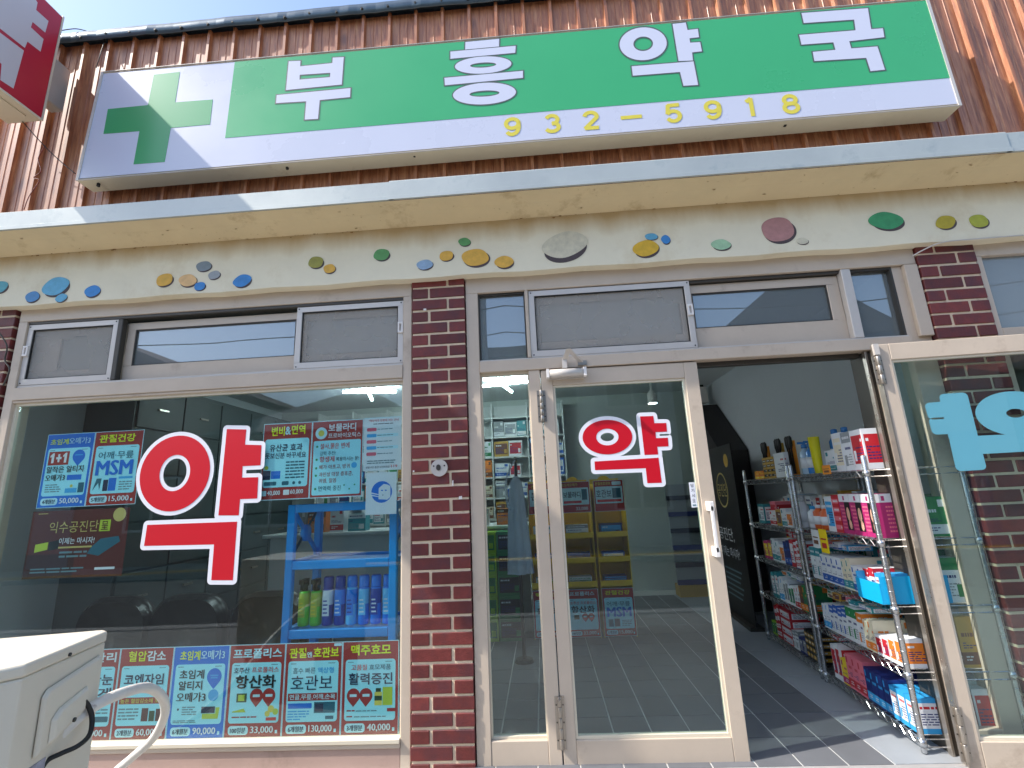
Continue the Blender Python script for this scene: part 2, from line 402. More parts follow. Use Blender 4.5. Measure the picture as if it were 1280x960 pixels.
for i, (y, z, s, w) in enumerate(((-8.2, 6.45, .5, 'upper'), (-8.05, 5.5, .45, 'middle'), (-8.3, 4.95, .6, 'lowest'))):
    mb = MB(); mb.tube([(x, y, z - s*math.cos((x % 14 - 7)/7*math.pi/2)) for x in [k*1.0-21 for k in range(43)]], .014, 5)
    tag(mb.build('power_line', 'rubber'), '%s of the overhead power lines across the street, mirrored in the glass' % w, 'cable', 'overhead power lines')

# ---------------------------------------------------------------- shop building shell
bld = thing('shop_building', 'single storey shop building behind the pharmacy front', 'building', (0, 0, 0))
mat('int_wall', srgb(190, 197, 202), 0.8, 0, 0.03, 2); mat('int_wall_back', srgb(186, 194, 190), 0.8, 0, 0.04, 2); mat('int_ceiling', srgb(222, 225, 225), 0.85, 0, 0.03, 2)
mat('outer_wall', (0.4, 0.37, 0.33), 0.9)
RX, LX, BY, CZ = 2.74, -2.75, 3.7, 2.36
MB().box(LX-.15, LX, .13, BY+.15, GZ, 4.1).build('side_wall', 'int_wall', bld)
MB().box(RX, RX+.12, .10, BY+.15, GZ, 4.1).build('side_wall', 'int_wall', bld)
MB().box(LX, RX, BY, BY+.15, GZ, 4.1).build('back_wall', 'int_wall_back', bld)
MB().box(LX, RX, .13, BY, CZ, CZ+.06).build('ceiling', 'int_ceiling', bld)
MB().box(-4.3, 4.9, .131, .25, CZ+.07, 4.12).build('upper_wall', 'outer_wall', bld)
MB().box(-4.3, 4.9, .26, 4.2, 4.0, 4.06).build('roof_deck', 'outer_wall', bld)
MB().box(4.0, 4.12, .1, 2.0, GZ, 4.0).build('side_wall', 'outer_wall', bld)
MB().box(RX+.13, 4.0, 1.2, 1.3, GZ, 4.0).build('partition_wall', 'wall_grey', bld)
MB().box(-4.3, -2.95, .12, .3, GZ, 2.4).build('front_wall', 'outer_wall', bld)

# floor: a bed with its own tiles, dark field and a pale strip along the shelves
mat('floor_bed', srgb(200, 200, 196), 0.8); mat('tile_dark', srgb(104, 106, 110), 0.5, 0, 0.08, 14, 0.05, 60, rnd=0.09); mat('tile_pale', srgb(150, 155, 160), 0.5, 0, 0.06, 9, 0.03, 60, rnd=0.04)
fl = MB().box(LX, RX, -.029, BY, GZ, -0.004).build('floor', 'floor_bed'); struct(fl)
TW, TD = .186, .247
tm = MB().box(.004, TW-.004, .004, TD-.004, -.004, .0).mesh('tile', 'tile_dark')
k = 0
for j in range(14):
    for i in range(10):
        x = 2.05 - (i+1)*TW; y = -.03 + j*TD
        o = link('tile', tm, fl); o.location = (x, y, 0); k += 1
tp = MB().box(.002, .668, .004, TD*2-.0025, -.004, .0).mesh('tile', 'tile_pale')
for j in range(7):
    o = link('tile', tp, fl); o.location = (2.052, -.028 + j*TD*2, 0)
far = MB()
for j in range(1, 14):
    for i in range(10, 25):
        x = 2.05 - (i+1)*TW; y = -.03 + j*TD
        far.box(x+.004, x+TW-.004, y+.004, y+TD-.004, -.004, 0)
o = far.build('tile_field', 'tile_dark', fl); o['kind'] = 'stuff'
st = MB().box(.30, 2.66, -.06, -.03, GZ, .002).build('threshold', 'kerb_stone', bev=.004); struct(st)

# ---------------------------------------------------------------- brick pillars
COURSE = 0.0667
bm_long = MB().box(0, .190, 0, .09, 0, .0545).mesh('brick', 'brick_red', bev=.0025)
bm_short = MB().box(0, .086, 0, .09, 0, .0545).mesh('brick', 'brick_red', bev=.0025)
bm_mid = MB().box(0, .14, 0, .09, 0, .0545).mesh('brick', 'brick_red', bev=.0025)
def pillar(label, x0, z0, z1, first_long=True, extra=None):
    t = thing('brick_pillar', label, 'pillar', (x0, 0, z0), 0, 'brick pillars of the shop front')
    mc = MB().box(.004, .286, .005, .115, GZ-z0, z1-z0)
    mc.build('mortar_core', 'mortar', t)
    rr = random.Random(int(abs(x0)*100)+3)
    n = int((z1-z0)/COURSE)
    for i in range(n+1):
        top = z1 - .002 - i*COURSE
        zb = top - .0545 - z0
        if i == 0: pass
        lf = (i % 2 == 0) == first_long
        for a, me in (((0, bm_long), (.204, bm_short)) if lf else ((0, bm_short), (.100, bm_long))):
            b = link('brick', me, t); b.location = (a + rr.uniform(-.0015, .0015), rr.uniform(-.0025, .0015), zb + rr.uniform(-.001, .001))
            b.rotation_euler = (0, rr.uniform(-.006, .006), rr.uniform(-.006, .006))
    return t
p1 = pillar('middle brick pillar between the poster window and the door', 0.0, -.10, 2.352)
p2 = pillar('right brick pillar behind the folded-back glass door', 2.672, -.10, 2.352, False)
p3 = pillar('left brick pillar at the edge of the picture beside the poster window', -2.60, -.10, 2.352)
# small things on the middle pillar
x, z = at(549.5, 585, -.003)
bl = thing('bell_plate', 'round pale metal cap with a dark slot on the middle brick pillar', 'bell', (x, -.004, z))
MB().slab(ellipse(0, 0, .042, .042), -.012, 0).build('plate', 'frame_light', bl, bev=.003); MB().slab(ellipse(-.003, .002, .011, .015), -.017, -.011).build('button', 'frame_dark', bl)
for sx in (-1, 1): MB().slab(ellipse(sx*.027, .01, .004, .004, n=8), -.0145, -.011).build('screw', 'rubber', bl)
for (px, py, w, h, ang, lb) in ((575.5, 622, .017, .016, .1, 'small white square of tape on the middle brick pillar'), (566, 604, .006, .03, 0, 'white upright paint fleck on the middle brick pillar'), (531, 387, .016, .012, 0, 'white plaster fleck near the top of the middle brick pillar'), (517, 589, .008, .009, 0, 'tiny white fleck left of the round cap on the brick pillar')):
    x, z = at(px, py, -.004)
    tag(MB().slab([(x-w/2, z-h/2), (x+w/2, z-h*.45), (x+w*.45, z+h/2), (x-w*.4, z+h*.4)], -.006, -.001).build('paint_fleck', 'white_chip'), lb, 'fleck', 'white flecks on the pillar')

# ---------------------------------------------------------------- plaster band, eave, cladding, roof edge
band = thing('plaster_band', 'cream plaster band with painted pebbles above the windows', 'wall', (0, 0, 0))
bd = MB()
N = 60; zt = 2.64
for i in range(N):                       # slightly uneven lower arris
    xa, xb = -4.3 + 9.2*i/N, -4.3 + 9.2*(i+1)/N
    za, zb = 2.327 + .004*math.sin(i*1.7) , 2.327 + .004*math.sin((i+1)*1.7)
    bd.add([(xa,-.05,za),(xb,-.05,zb),(xb,-.05,zt),(xa,-.05,zt),(xa,.13,za),(xb,.13,zb)], [(0,1,2,3),(4,5,1,0)], 0)
bd.build('plaster_face', 'plaster', band)
def stain_mat():
    m = MATS['plaster']; n = m.node_tree.nodes; l = m.node_tree.links; p = n['Principled BSDF']
    src = p.inputs['Base Color'].links[0].from_socket
    tc = n.new('ShaderNodeTexCoord'); sp = n.new('ShaderNodeSeparateXYZ'); l.new(tc.outputs['Object'], sp.inputs[0])
    mp = n.new('ShaderNodeMapping'); mp.inputs['Scale'].default_value = (1, 1, .25); l.new(tc.outputs['Object'], mp.inputs['Vector'])
    nz = n.new('ShaderNodeTexNoise'); nz.inputs['Scale'].default_value = 9; nz.inputs['Detail'].default_value = 7; l.new(mp.outputs[0], nz.inputs['Vector'])
    ad = n.new('ShaderNodeMath'); ad.operation = 'MULTIPLY_ADD'; ad.inputs[1].default_value = .13; l.new(nz.outputs['Fac'], ad.inputs[0]); l.new(sp.outputs['Z'], ad.inputs[2])
    r = n.new('ShaderNodeMapRange'); r.inputs['From Min'].default_value = 2.58; r.inputs['From Max'].default_value = 2.70; r.inputs['To Max'].default_value = .75; l.new(ad.outputs[0], r.inputs['Value'])
    mx = n.new('ShaderNodeMix'); mx.data_type = 'RGBA'; l.new(r.outputs['Result'], mx.inputs['Factor']); l.new(src, mx.inputs['A']); mx.inputs['B'].default_value = (*srgb(186, 150, 88), 1)
    l.new(mx.outputs['Result'], p.inputs['Base Color'])
stain_mat()                              # damp ochre run-off from the eave joint
pc = {'teal': (96,168,180), 'blue': (84,142,192), 'lblue': (104,176,208), 'sblue': (66,140,206), 'orange': (226,176,76), 'peach': (232,190,134), 'grey': (134,146,152), 'lgrey': (160,166,170),
      'olive': (160,156,76), 'green': (98,160,98), 'pale': (150,178,204), 'cream': (214,206,180), 'amber': (222,178,56), 'pgreen': (168,206,166), 'pink': (184,134,130), 'bgreen': (66,156,104), 'oyel': (184,166,54), 'ygreen': (174,178,66)}
for k_, c in pc.items(): mat('pebble_'+k_, srgb(*c), 0.7, 0, 0.14, 30)
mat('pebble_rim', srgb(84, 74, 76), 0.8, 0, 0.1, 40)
peb = [(0,359,10,7,'teal'),(41,371,8.5,6.5,'blue'),(70,358,16,11,'lblue'),(77,372.5,7,5,'lblue'),(116,364,9.5,7,'sblue'),(206,350,10.5,7.5,'orange'),(235,350.6,11,7.5,'peach'),(255,333,9.5,6,'grey'),(268,344,7.5,5,'lgrey'),(250,358,7,5,'sblue'),(303,351,11,7.5,'sblue'),
       (395,328,9.5,7,'olive'),(412,336,7.5,5.5,'orange'),(477,318.5,10,7,'green'),(531,331,10,6,'pale'),(558,320,9,6,'orange'),(580.6,302.5,7.5,5,'green'),(594,322,17,10.5,'orange'),(630,327.5,11.5,7.5,'orange'),(706,306,28,16,'cream'),(807,310.5,16,10,'amber'),(814,296,8,4,'lblue'),(832,299.5,5.5,5.5,'sblue'),
       (901,306,12,6.5,'pgreen'),(972,287,21,15,'pink'),(1002.5,301.5,7.5,4,'cream'),(1107,276,21,11,'bgreen'),(1181.5,278,13,8,'oyel'),(1223,276.5,12,8,'ygreen')]
rp = random.Random(5)
for (px, py, rx, ry, c) in peb:
    x, z = at(px, py, -.05); x2, _ = at(px+rx, py, -.05); _, z2 = at(px, py+ry, -.05)
    a, b = abs(x2-x), abs(z2-z); tilt = rp.uniform(-.1, .25)
    pts = [(qx + .06*a*math.sin(3*i/40*6.283+px), qz) for i, (qx, qz) in enumerate(ellipse(x, z, a, b, tilt))]
    e = MB().slab(pts, -.0532, -.051).build('painted_pebble', 'pebble_'+c, band)
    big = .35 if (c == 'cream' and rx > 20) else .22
    MB().slab(ellipse(x + a*(.02 if big > .3 else .12), z - b*big, a*.98, b, tilt), -.0522, -.0505).build('painted_shadow', 'pebble_rim', e)  # shadow crescent painted dark under the pebble, part of the mural
eave = thing('eave', 'projecting eave with grey metal flashing over an ochre plaster soffit', 'eave', (0, 0, 0))
so = MB()
for i in range(N):
    xa, xb = -4.3 + 9.2*i/N, -4.3 + 9.2*(i+1)/N
    so.add([(xa,-.242,2.676),(xb,-.242,2.676),(xb,-.15,2.668),(xa,-.15,2.668),(xb,-.0505,2.637),(xa,-.0505,2.637)], [(0,3,2,1),(3,5,4,2)], 0)
so.build('soffit', 'soffit_plaster', eave)
rs = random.Random(3); crumbs = MB()
for i in range(230):                     # flakes and rust crumbs along the inner joint and over the soffit
    x = rs.uniform(-3, 4.2); 
    if rs.random() < .55: y, z = -.0535, rs.gauss(2.636, .006)
    else: y = rs.uniform(-.24, -.07); z = 2.676 - (.242+y)*.09 - .004 if y < -.15 else 2.668 - (.15+y)*.31 - .004
    w = rs.choice((.002, .0025, .003, .004, .007)); a0 = rs.uniform(0, 3); ring = [(x + w*rs.uniform(.5, 1.6)*math.cos(a0+q*1.05), y + w*.6*math.sin(a0+q*1.05) if y > -.0535 or y < -.0536 else y, z + w*rs.uniform(.3, .7)*math.sin(a0+q*1.05)) for q in range(6)]
    crumbs.quadbox(ring, [(p[0], p[1]+.004, p[2]+.003) for p in ring])
o = crumbs.build('rust_crumbs', 'rust_stain', eave); o['kind'] = 'stuff'
for x0, x1, dz in ((-4.3, -.03, 0), (-.055, 3.02, .003), (2.995, 4.9, 0)):
    f = MB(); d = -.003 if dz else 0
    sec = [(-.05+d, 2.85), (-.246+d, 2.787+dz), (-.25+d, 2.783), (-.25+d, 2.70), (-.258+d, 2.694), (-.258+d, 2.674), (-.246+d, 2.674), (-.243+d, 2.69), (-.243+d, 2.78), (-.05, 2.84)]
    f.quadbox([(x0, y, z) for y, z in sec], [(x1, y, z) for y, z in sec]); f.build('flashing', 'flash_metal', eave)
clad = thing('metal_cladding', 'wood-print ribbed metal cladding around the green sign', 'cladding', (0, 0, 0))
PITCH = .168
def panel_mesh():
    pr = [(0,-.02),(.005,-.042),(.021,-.042),(.026,-.02),(.069,-.02),(.071,-.0225),(.075,-.0225),(.077,-.02),(.118,-.02),(.120,-.0225),(.124,-.0225),(.126,-.02),(PITCH,-.02)]
    m = MB(); vs_ = [(x, y, 2.78) for x, y in pr] + [(x, y, 4.16) for x, y in pr]; n = len(pr)
    m.add(vs_, [(i, i+1, n+i+1, n+i) for i in range(n-1)])
    m.add([(0, 0, 2.78), (PITCH, 0, 2.78), (PITCH, 0, 4.16), (0, 0, 4.16)], [(0, 3, 2, 1)])
    return m.mesh('cladding_panel', 'wood')
pm = panel_mesh(); x_first = at(132.5, 91, -.03)[0]
i0 = int((-4.2 - x_first)/PITCH)
for i in range(i0, i0 + 53):
    o = link('cladding_panel', pm, clad); o.location = (x_first + i*PITCH - .015, rs.uniform(-.001, .001), 0)
cp = MB(); rc = random.Random(12); M_ = 160
secs = []
for i in range(M_+1):
    x = -4.3 + 9.2*i/M_; w = .003*math.sin(i*.55) + rc.uniform(-.004, .004); rz_ = .0
    secs.append([(x, -.03, 4.226), (x, -.066+w*.4, 4.219), (x, -.072+w*.7, 4.19), (x, -.068+w*1.3, 4.142+w*.7), (x, -.061+w*1.3, 4.142+w*.7), (x, -.064+w*.7, 4.188), (x, -.058+w*.4, 4.212), (x, -.03, 4.216)])
for i in range(M_): 
    a, b = secs[i], secs[i+1]
    cp.add(a + b, [(k, 8+k, 8+(k+1)%8, (k+1)%8) for k in range(8)], 0, True)
cp.build('roof_cap', 'cap_metal', clad)
MB().box(-4.3, 4.9, -.03, .9, 4.222, 4.232).build('roof_sheet', 'cap_metal', clad)
scr = MB().lathe([(.011, 0), (.011, .004), (.007, .006), (.007, .013)], 0, 0, 8, mi=0).mesh('screw', 'rubber')
for i in range(i0+1, i0+52):
    o = link('screw', scr, clad); o.location = (x_first + i*PITCH + rc.uniform(-.01, .01), -.066, 4.168 + rc.uniform(-.008, .008)); o.rotation_euler = (math.pi/2, 0, 0)
# ================================================================== windows and doors
def bars(rects, y0, y1):
    "one mesh of bars from (x0,x1,z0,z1) rectangles, each butted"
    m = MB()
    for (a, b, c, d) in rects: m.box(a, b, y0, y1, c, d)
    return m
def bar(name, parent, x0, x1, z0, z1, y0, y1, m='frame', bev=.0025):
    return MB().box(x0, x1, y0, y1, z0, z1).build(name, m, parent, bev=bev)
def pane(name, parent, x0, x1, z0, z1, y, m='glass'):
    return MB().box(x0, x1, y, y+.005, z0, z1).build(name, m, parent)
def screen_sash(parent, x0, x1, z0, z1, y, latch_x, m='frame_light'):
    s = bars([(x0, x1, z1-.03, z1), (x0, x1, z0, z0+.034), (x0, x0+.03, z0+.034, z1-.03), (x1-.03, x1, z0+.034, z1-.03)], y, y+.022).build('screen_sash', m, parent, bev=.002)
    sp = bars([(x0+.03, x1-.03, z1-.035, z1-.03), (x0+.03, x1-.03, z0+.034, z0+.039), (x0+.03, x0+.035, z0+.039, z1-.035), (x1-.035, x1-.03, z0+.039, z1-.035)], y+.004, y+.012).build('spline', 'rubber', s)
    MB().box(x0+.034, x1-.034, y+.013, y+.0136, z0+.038, z1-.034).build('mesh', 'insect_screen', s)
    l = MB(); zc = (z0+z1)/2 + .02
    for (a, b, c, d) in ((-.014, .014, -.03, -.02), (-.014, .014, .02, .03), (-.014, -.006, -.02, .02), (.006, .014, -.02, .02)): l.box(latch_x+a, latch_x+b, y-.012, y, zc+c, zc+d)
    l.build('latch', 'white_chip', s)
    for sx in (x0+.012, x1-.012):
        for sz in (z0+.012, z1-.012): MB().slab(ellipse(sx, sz, .004, .004, n=8), y-.0015, y+.001).build('screw', 'rubber', s)
    return s
def glass_sash(parent, x0, x1, z0, z1, y, top, bot, side_l, side_r, gm):
    s = bars([(x0, x1, z1-top, z1), (x0, x1, z0, z0+bot), (x0, x0+side_l, z0+bot, z1-top), (x1-side_r, x1, z0+bot, z1-top)], y, y+.03).build('glass_sash', 'frame', parent, bev=.003)
    a, b, c, d = x0+side_l, x1-side_r, z0+bot, z1-top
    bars([(a, b, d-.006, d), (a, b, c, c+.006), (a, a+.006, c+.006, d-.006), (b-.006, b, c+.006, d-.006)], y+.004, y+.012).build('bead', 'frame_dark', s)
    pane('pane', s, a+.002, b-.002, c+.002, d-.002, y+.013, gm)
    return s

# ---- poster window (left)
win = thing('shop_window', 'wide shop window full of posters left of the brick pillar', 'window', (0, 0, 0))
WL, WR = -2.292, -.004
bar('head_rail', win, WL, WR, 2.253, 2.330, .012, .11)
bar('jamb', win, WL, WL+.052, -.14, 2.2525, .012, .11); bar('jamb', win, WR-.047, WR, -.14, 2.2525, .012, .11)
bar('transom_rail', win, WL+.0525, WR-.0475, 1.79, 1.862, .006, .10); bar('transom_lip', win, WL+.0525, WR-.0475, 1.776, 1.7895, .014, .09)
bar('track', win, WL+.0525, WR-.0475, 1.8625, 1.876, .02, .10, 'frame_light'); bar('track', win, WL+.0525, WR-.0475, 2.236, 2.2525, .02, .10, 'frame_dark')
screen_sash(win, -2.238, -1.698, 1.878, 2.235, .022, -2.222)
MB().box(-1.697, -1.668, .018, .055, 1.877, 2.235).build('rubber_edge', 'frame_dark', win, bev=.003)
glass_sash(win, -1.667, -.664, 1.877, 2.222, .058, .042, .088, .045, .012, 'transom_glass')
screen_sash(win, -.655, -.054, 1.877, 2.246-.012, .022, -.067)
glass_sash(win, -2.236, -1.70, 1.878, 2.22, .066, .05, .085, .16, .02, 'sash_glass_frosted')
glass_sash(win, -.645, -.054, 1.878, 2.22, .066, .05, .085, .03, .02, 'sash_glass_frosted')
pane('display_pane', win, WL+.07, WR-.052, .12, 1.772, .042)
mat('bead_pale', srgb(222, 212, 190), .4)
bars([(WL+.0525, WR-.0475, 1.762, 1.7755), (WL+.0525, WL+.066, .118, 1.762), (WR-.0555, WR-.0475, .118, 1.762)], .03, .06).build('glazing_bead', 'bead_pale', win)
bar('sill_lip', win, WL+.0525, WR-.0475, .098, .117, -.002, .08, 'bead_pale'); bar('sill_rail', win, WL+.0525, WR-.0475, .078, .0975, .004, .09)
bar('lower_panel', win, WL+.0525, WR-.0475, -.15, .0775, .012, .09, 'lower_panel')

# ---- entrance frame
ent = thing('entrance_frame', 'beige metal entrance frame with a row of transom lights over the doors', 'door frame', (0, 0, 0))
bar('head_rail', ent, .294, 2.668, 2.243, 2.330, .012, .12)
bar('jamb', ent, .294, .360, -.14, 2.2425, .012, .12); bar('jamb', ent, 2.552, 2.668, -.14, 2.2425, .03, .12)
bar('jamb_edge', ent, 2.60, 2.667, 1.85, 2.24, .006, .0295)
bar('transom_rail', ent, .3605, 2.5515, 1.792, 1.852, .004, .12); bar('transom_lip', ent, .3605, 2.5515, 1.8525, 1.862, .018, .12, 'frame_light')
bar('mullion', ent, .616, .634, 1.8625, 2.2425, .014, .10); bar('mullion', ent, 2.286, 2.334, 1.8625, 2.2425, .016, .10, 'frame_light')
bar('jamb', ent, .615, .673, -.06, 1.7915, .012, .10)
bar('jamb', ent, 2.330, 2.352, -.06, 1.7915, .03, .16, 'frame_dark'); bar('jamb', ent, 2.3525, 2.41, -.06, 1.7915, .02, .12)
bar('jamb_strip', ent, 2.318, 2.3295, -.06, 1.7915, .02, .045, 'bare_alu', .001)
bar('door_stop', ent, .675, 2.317, 1.768, 1.7915, .06, .10, 'frame_dark')
bar('bottom_rail', ent, .3605, .6145, -.14, .094, .014, .09); bar('bottom_rail', ent, 2.4105, 2.5515, -.14, .094, .03, .09)
bars([(.3605, .368, .0945, 1.7915), (.608, .6145, .0945, 1.7915), (.368, .608, 1.778, 1.7915), (.368, .608, .0945, .104)], .034, .055).build('glazing_bead', 'bead_pale', ent)
pane('side_pane', ent, .364, .612, .098, 1.787, .045)
pane('side_pane', ent, 2.4105, 2.5515, .0945, 1.7915, .07)
bars([(.3605, .6155, 2.232, 2.2425), (.3605, .368, 1.8625, 2.232), (.608, .6155, 1.8625, 2.232)], .03, .06).build('glazing_bead', 'frame_dark', ent)
pane('transom_pane', ent, .362, .6145, 1.8625, 2.241, .05, 'transom_glass')
screen_sash(ent, .637, 1.499, 1.863, 2.238, .02, 1.484)
glass_sash(ent, .64, 1.50, 1.864, 2.225, .064, .05, .09, .05, .05, 'sash_glass_frosted')
bar('dark_gap', ent, 1.502, 2.2855, 2.226, 2.2424, .03, .10, 'frame_dark')
glass_sash(ent, 1.502, 2.284, 1.864, 2.224, .052, .048, .112, .012, .062, 'transom_glass')
bars([(2.3345, 2.5515, 2.23, 2.2425), (2.3345, 2.342, 1.8625, 2.23), (2.542, 2.5515, 1.8625, 2.23)], .03, .07).build('glazing_bead', 'frame_dark', ent)
pane('transom_pane', ent, 2.336, 2.5505, 1.8625, 2.241, .06, 'transom_glass')

# ---- window of the neighbouring bay (right edge)
nb = thing('side_window', 'beige framed window at the right edge beyond the right brick pillar', 'window', (0, 0, 0))
bar('head_rail', nb, 2.966, 4.0, 2.262, 2.330, .012, .11); bar('jamb', nb, 2.966, 2.998, -.14, 2.2615, .012, .11); bar('jamb', nb, 3.95, 4.0, -.14, 2.2615, .012, .11)
bar('transom_rail', nb, 2.9985, 3.9495, 1.792, 1.868, .012, .10); bar('lower_panel', nb, 2.9985, 3.9495, -.15, .10, .012, .09, 'lower_panel')
pane('pane', nb, 2.9985, 3.9495, 1.8685, 2.2615, .04, 'sash_glass_frosted'); pane('pane', nb, 2.9985, 3.9495, .1005, 1.7915, .05)

# ---- door leaves
def hinge(parent, x, z0, z1, y, n=5):
    h = MB(); st = (z1-z0)/n
    for i in range(n): h.lathe([(.0085, z0+i*st+.001), (.0095, z0+i*st+.003), (.0095, z0+(i+1)*st-.003), (.0085, z0+(i+1)*st-.001)], x, y, 10)
    h.box(x-.022, x-.004, y+.006, y+.010, z0, z1); h.box(x+.004, x+.022, y+.006, y+.010, z0, z1)
    o = h.build('hinge', 'bare_alu', parent)
    for sx in (-.015, .015):
        for k in range(3): MB().slab(ellipse(x+sx, z0+(k+.5)*(z1-z0)/3, .0035, .0035, n=8), y+.0045, y+.0065).build('screw', 'frame_dark', o)
    return o
def leaf(label, w, zb, zt):
    "door leaf in its own space: hinge edge at x 0, street face at y 0"
    t = thing('door_leaf', label, 'door', (0, 0, 0))
    bar('stile', t, 0, .060, zb, zt, 0, .042); bar('stile', t, w-.068, w, zb, zt, 0, .042)
    bar('top_rail', t, .0605, w-.0685, zt-.082, zt, 0, .042); bar('bottom_rail', t, .0605, w-.0685, zb, .092, 0, .042)
    a, b, c, d = .0605, w-.0685, .0925, zt-.0825
    bars([(a, a+.010, c, d), (b-.010, b, c, d), (a+.010, b-.010, d-.010, d), (a+.010, b-.010, c, c+.012)], .008, .034).build('glazing_bead', 'bead_pale', t)
    pane('door_pane', t, a+.002, b-.002, c+.002, d-.002, .019)
    return t
door = leaf('closed glass door leaf with a red and white sticker', .802, -.045, 1.786)
door.location = (.678, .014, 0)
hinge(door, -.004, 1.515, 1.68, -.009); hinge(door, -.004, .06, .27, -.009)
c = MB(); x0, z = .045, 1.757; c.tube([(x0, -.035, z), (x0+.17, -.035, z)], .023, 12); c.box(x0-.008, x0+.178, -.02, 0, z-.026, z+.026)
cl = c.build('door_closer', 'frame_light', door); MB().box(x0-.016, x0-.002, -.055, -.0125, z-.022, z+.022).build('end_cap', 'white_chip', cl); MB().box(x0+.172, x0+.188, -.055, -.0125, z-.022, z+.022).build('end_cap', 'white_chip', cl)
a = MB(); a.box(x0+.068, x0+.092, -.048, -.022, z+.024, z+.075); a.quadbox([(x0+.070, -.05, z+.07), (x0+.092, -.05, z+.07), (x0+.112, -.10, z+.105), (x0+.088, -.10, z+.105)], [(x0+.070, -.04, z+.062), (x0+.092, -.04, z+.062), (x0+.112, -.09, z+.10), (x0+.088, -.09, z+.10)])
a.quadbox([(x0+.09, -.105, z+.108), (x0+.112, -.105, z+.108), (x0+.178, -.02, z+.06), (x0+.16, -.02, z+.06)], [(x0+.09, -.10, z+.102), (x0+.112, -.10, z+.102), (x0+.178, -.013, z+.053), (x0+.16, -.013, z+.053)])
a.build('arm', 'frame_light', cl); MB().box(x0+.15, x0+.196, -.018, -.0105, z+.042, z+.066).build('arm_bracket', 'bare_alu', cl)
hx = at(895.5, 690, -.02)[0] - .678
h = MB(); h.box(hx-.008, hx+.008, -.058, -.046, .86, 1.07); h.box(hx-.011, hx+.011, -.058, 0, 1.045, 1.09); h.box(hx-.011, hx+.011, -.058, 0, .84, .885)
h.build('pull_handle', 'white_chip', door, bev=.003)
mat('push_green', srgb(150, 200, 185), .3); MB().box(hx-.036, hx-.022, .0265, .05, .86, 1.10).build('push_plate', 'push_green', door)
door2 = leaf('open glass door leaf folded back in front of the right brick pillar', .84, -.045, 1.800)
door2.location = (2.322, -.018, 0); door2.rotation_euler = (0, 0, math.radians(-3.0))
o = MB().box(-.006, -.001, -.004, .03, -.045, 1.80).build('edge_strip', 'bare_alu', door2)
hinge(door2, -.006, 1.60, 1.74, -.008, 3); hinge(door2, -.006, .02, .22, -.008, 3)
MB().box(-.018, .006, -.016, -.002, 1.745, 1.80).build('pivot_cover', 'frame_light', door2)
for ch in door2.children:                 # thickness lies on the street side when the leaf is folded back
    ch.location.y -= .042

# ================================================================== signs
mat('sign_white', srgb(205, 208, 224), .28, 0, .02, 1.5, coat=.3); mat('sign_green', srgb(58, 174, 110), .3, 0, .03, 1.5, coat=.3); mat('cross_green', srgb(42, 160, 94), .3, coat=.3)
mat('letter_white', srgb(212, 214, 230), .35); mat('letter_line', srgb(84, 96, 92), .5); mat('digit_yellow', srgb(222, 206, 72), .4); mat('sign_side', srgb(206, 194, 168), .45, 0, .05, 5, dirt=(srgb(150, 130, 100), 4, .6, .8))
SY = -.16
sign = thing('shop_sign', 'long green and white pharmacy sign board with a cross', 'sign', (0, 0, 0))
bl_, br_, tr_, tl_ = at(95, 226, SY), at(1202, 132, SY), at(1160, -2, SY), at(127, 90, SY)
face = [bl_, br_, tr_, tl_]
MB().quadbox([(x, SY+.004, z) for x, z in face], [(x, -.05, z) for x, z in face]).build('cabinet', 'sign_side', sign, bev=.003)
tb = MB()
for i in range(4):
    a, b = Vector(face[i]), Vector(face[(i+1) % 4]); cc = (Vector(bl_)+Vector(tr_))/2
    ia, ib = a + (cc-a).normalized()*.016, b + (cc-b).normalized()*.016
    tb.quadbox([(a.x, SY-.004, a.y), (b.x, SY-.004, b.y), (ib.x, SY-.004, ib.y), (ia.x, SY-.004, ia.y)], [(a.x, SY+.0035, a.y), (b.x, SY+.0035, b.y), (ib.x, SY+.0035, ib.y), (ia.x, SY+.0035, ia.y)])
tb.build('edge_trim', 'frame_light', sign)
def inset(pts, w): return offset_poly(pts, -w, False)
fw = MB().slab(inset(face, .014), SY, SY+.003).build('face_panel', 'sign_white', sign)
gx = [at(*p, SY) for p in ((281.5, 172.5), (1192, 97), (1160, 1), (294, 74))]
gx[2] = (tr_[0]-.015, tr_[1]-.014); gx[1] = (br_[0]-.014, gx[1][1]); gx[3] = (gx[3][0], tl_[1] + (tr_[1]-tl_[1])*.18 - .014)
MB().slab(gx, SY-.0012, SY-.0002).build('green_field', 'sign_green', fw)
Zm = lambda pts, ox, oy, s: [(ox + x*s, oy + y*s) for x, y in pts]
def W(pts, ox, oy, s, Y): return [at(x, y, Y) for x, y in Zm(pts, ox, oy, s)]
cr = W([(259,335),(270,273),(370,263),(385,187),(450,180),(438,256),(532,249),(525,311),(427,320),(412,405),(334,411),(349,328)], 0, 0, .5, SY)
MB().slab(cr, SY-.0012, SY-.0002).build('cross_mark', 'cross_green', fw)
A = (290, 20, .3125); B = (760, 0, .359375)
def ell_px(cx, cy, rx, ry, tilt, zz, Y, n=40): return [at(x, y, Y) for x, y in Zm(ellipse(cx, cy, rx, ry, tilt, n), *zz)]
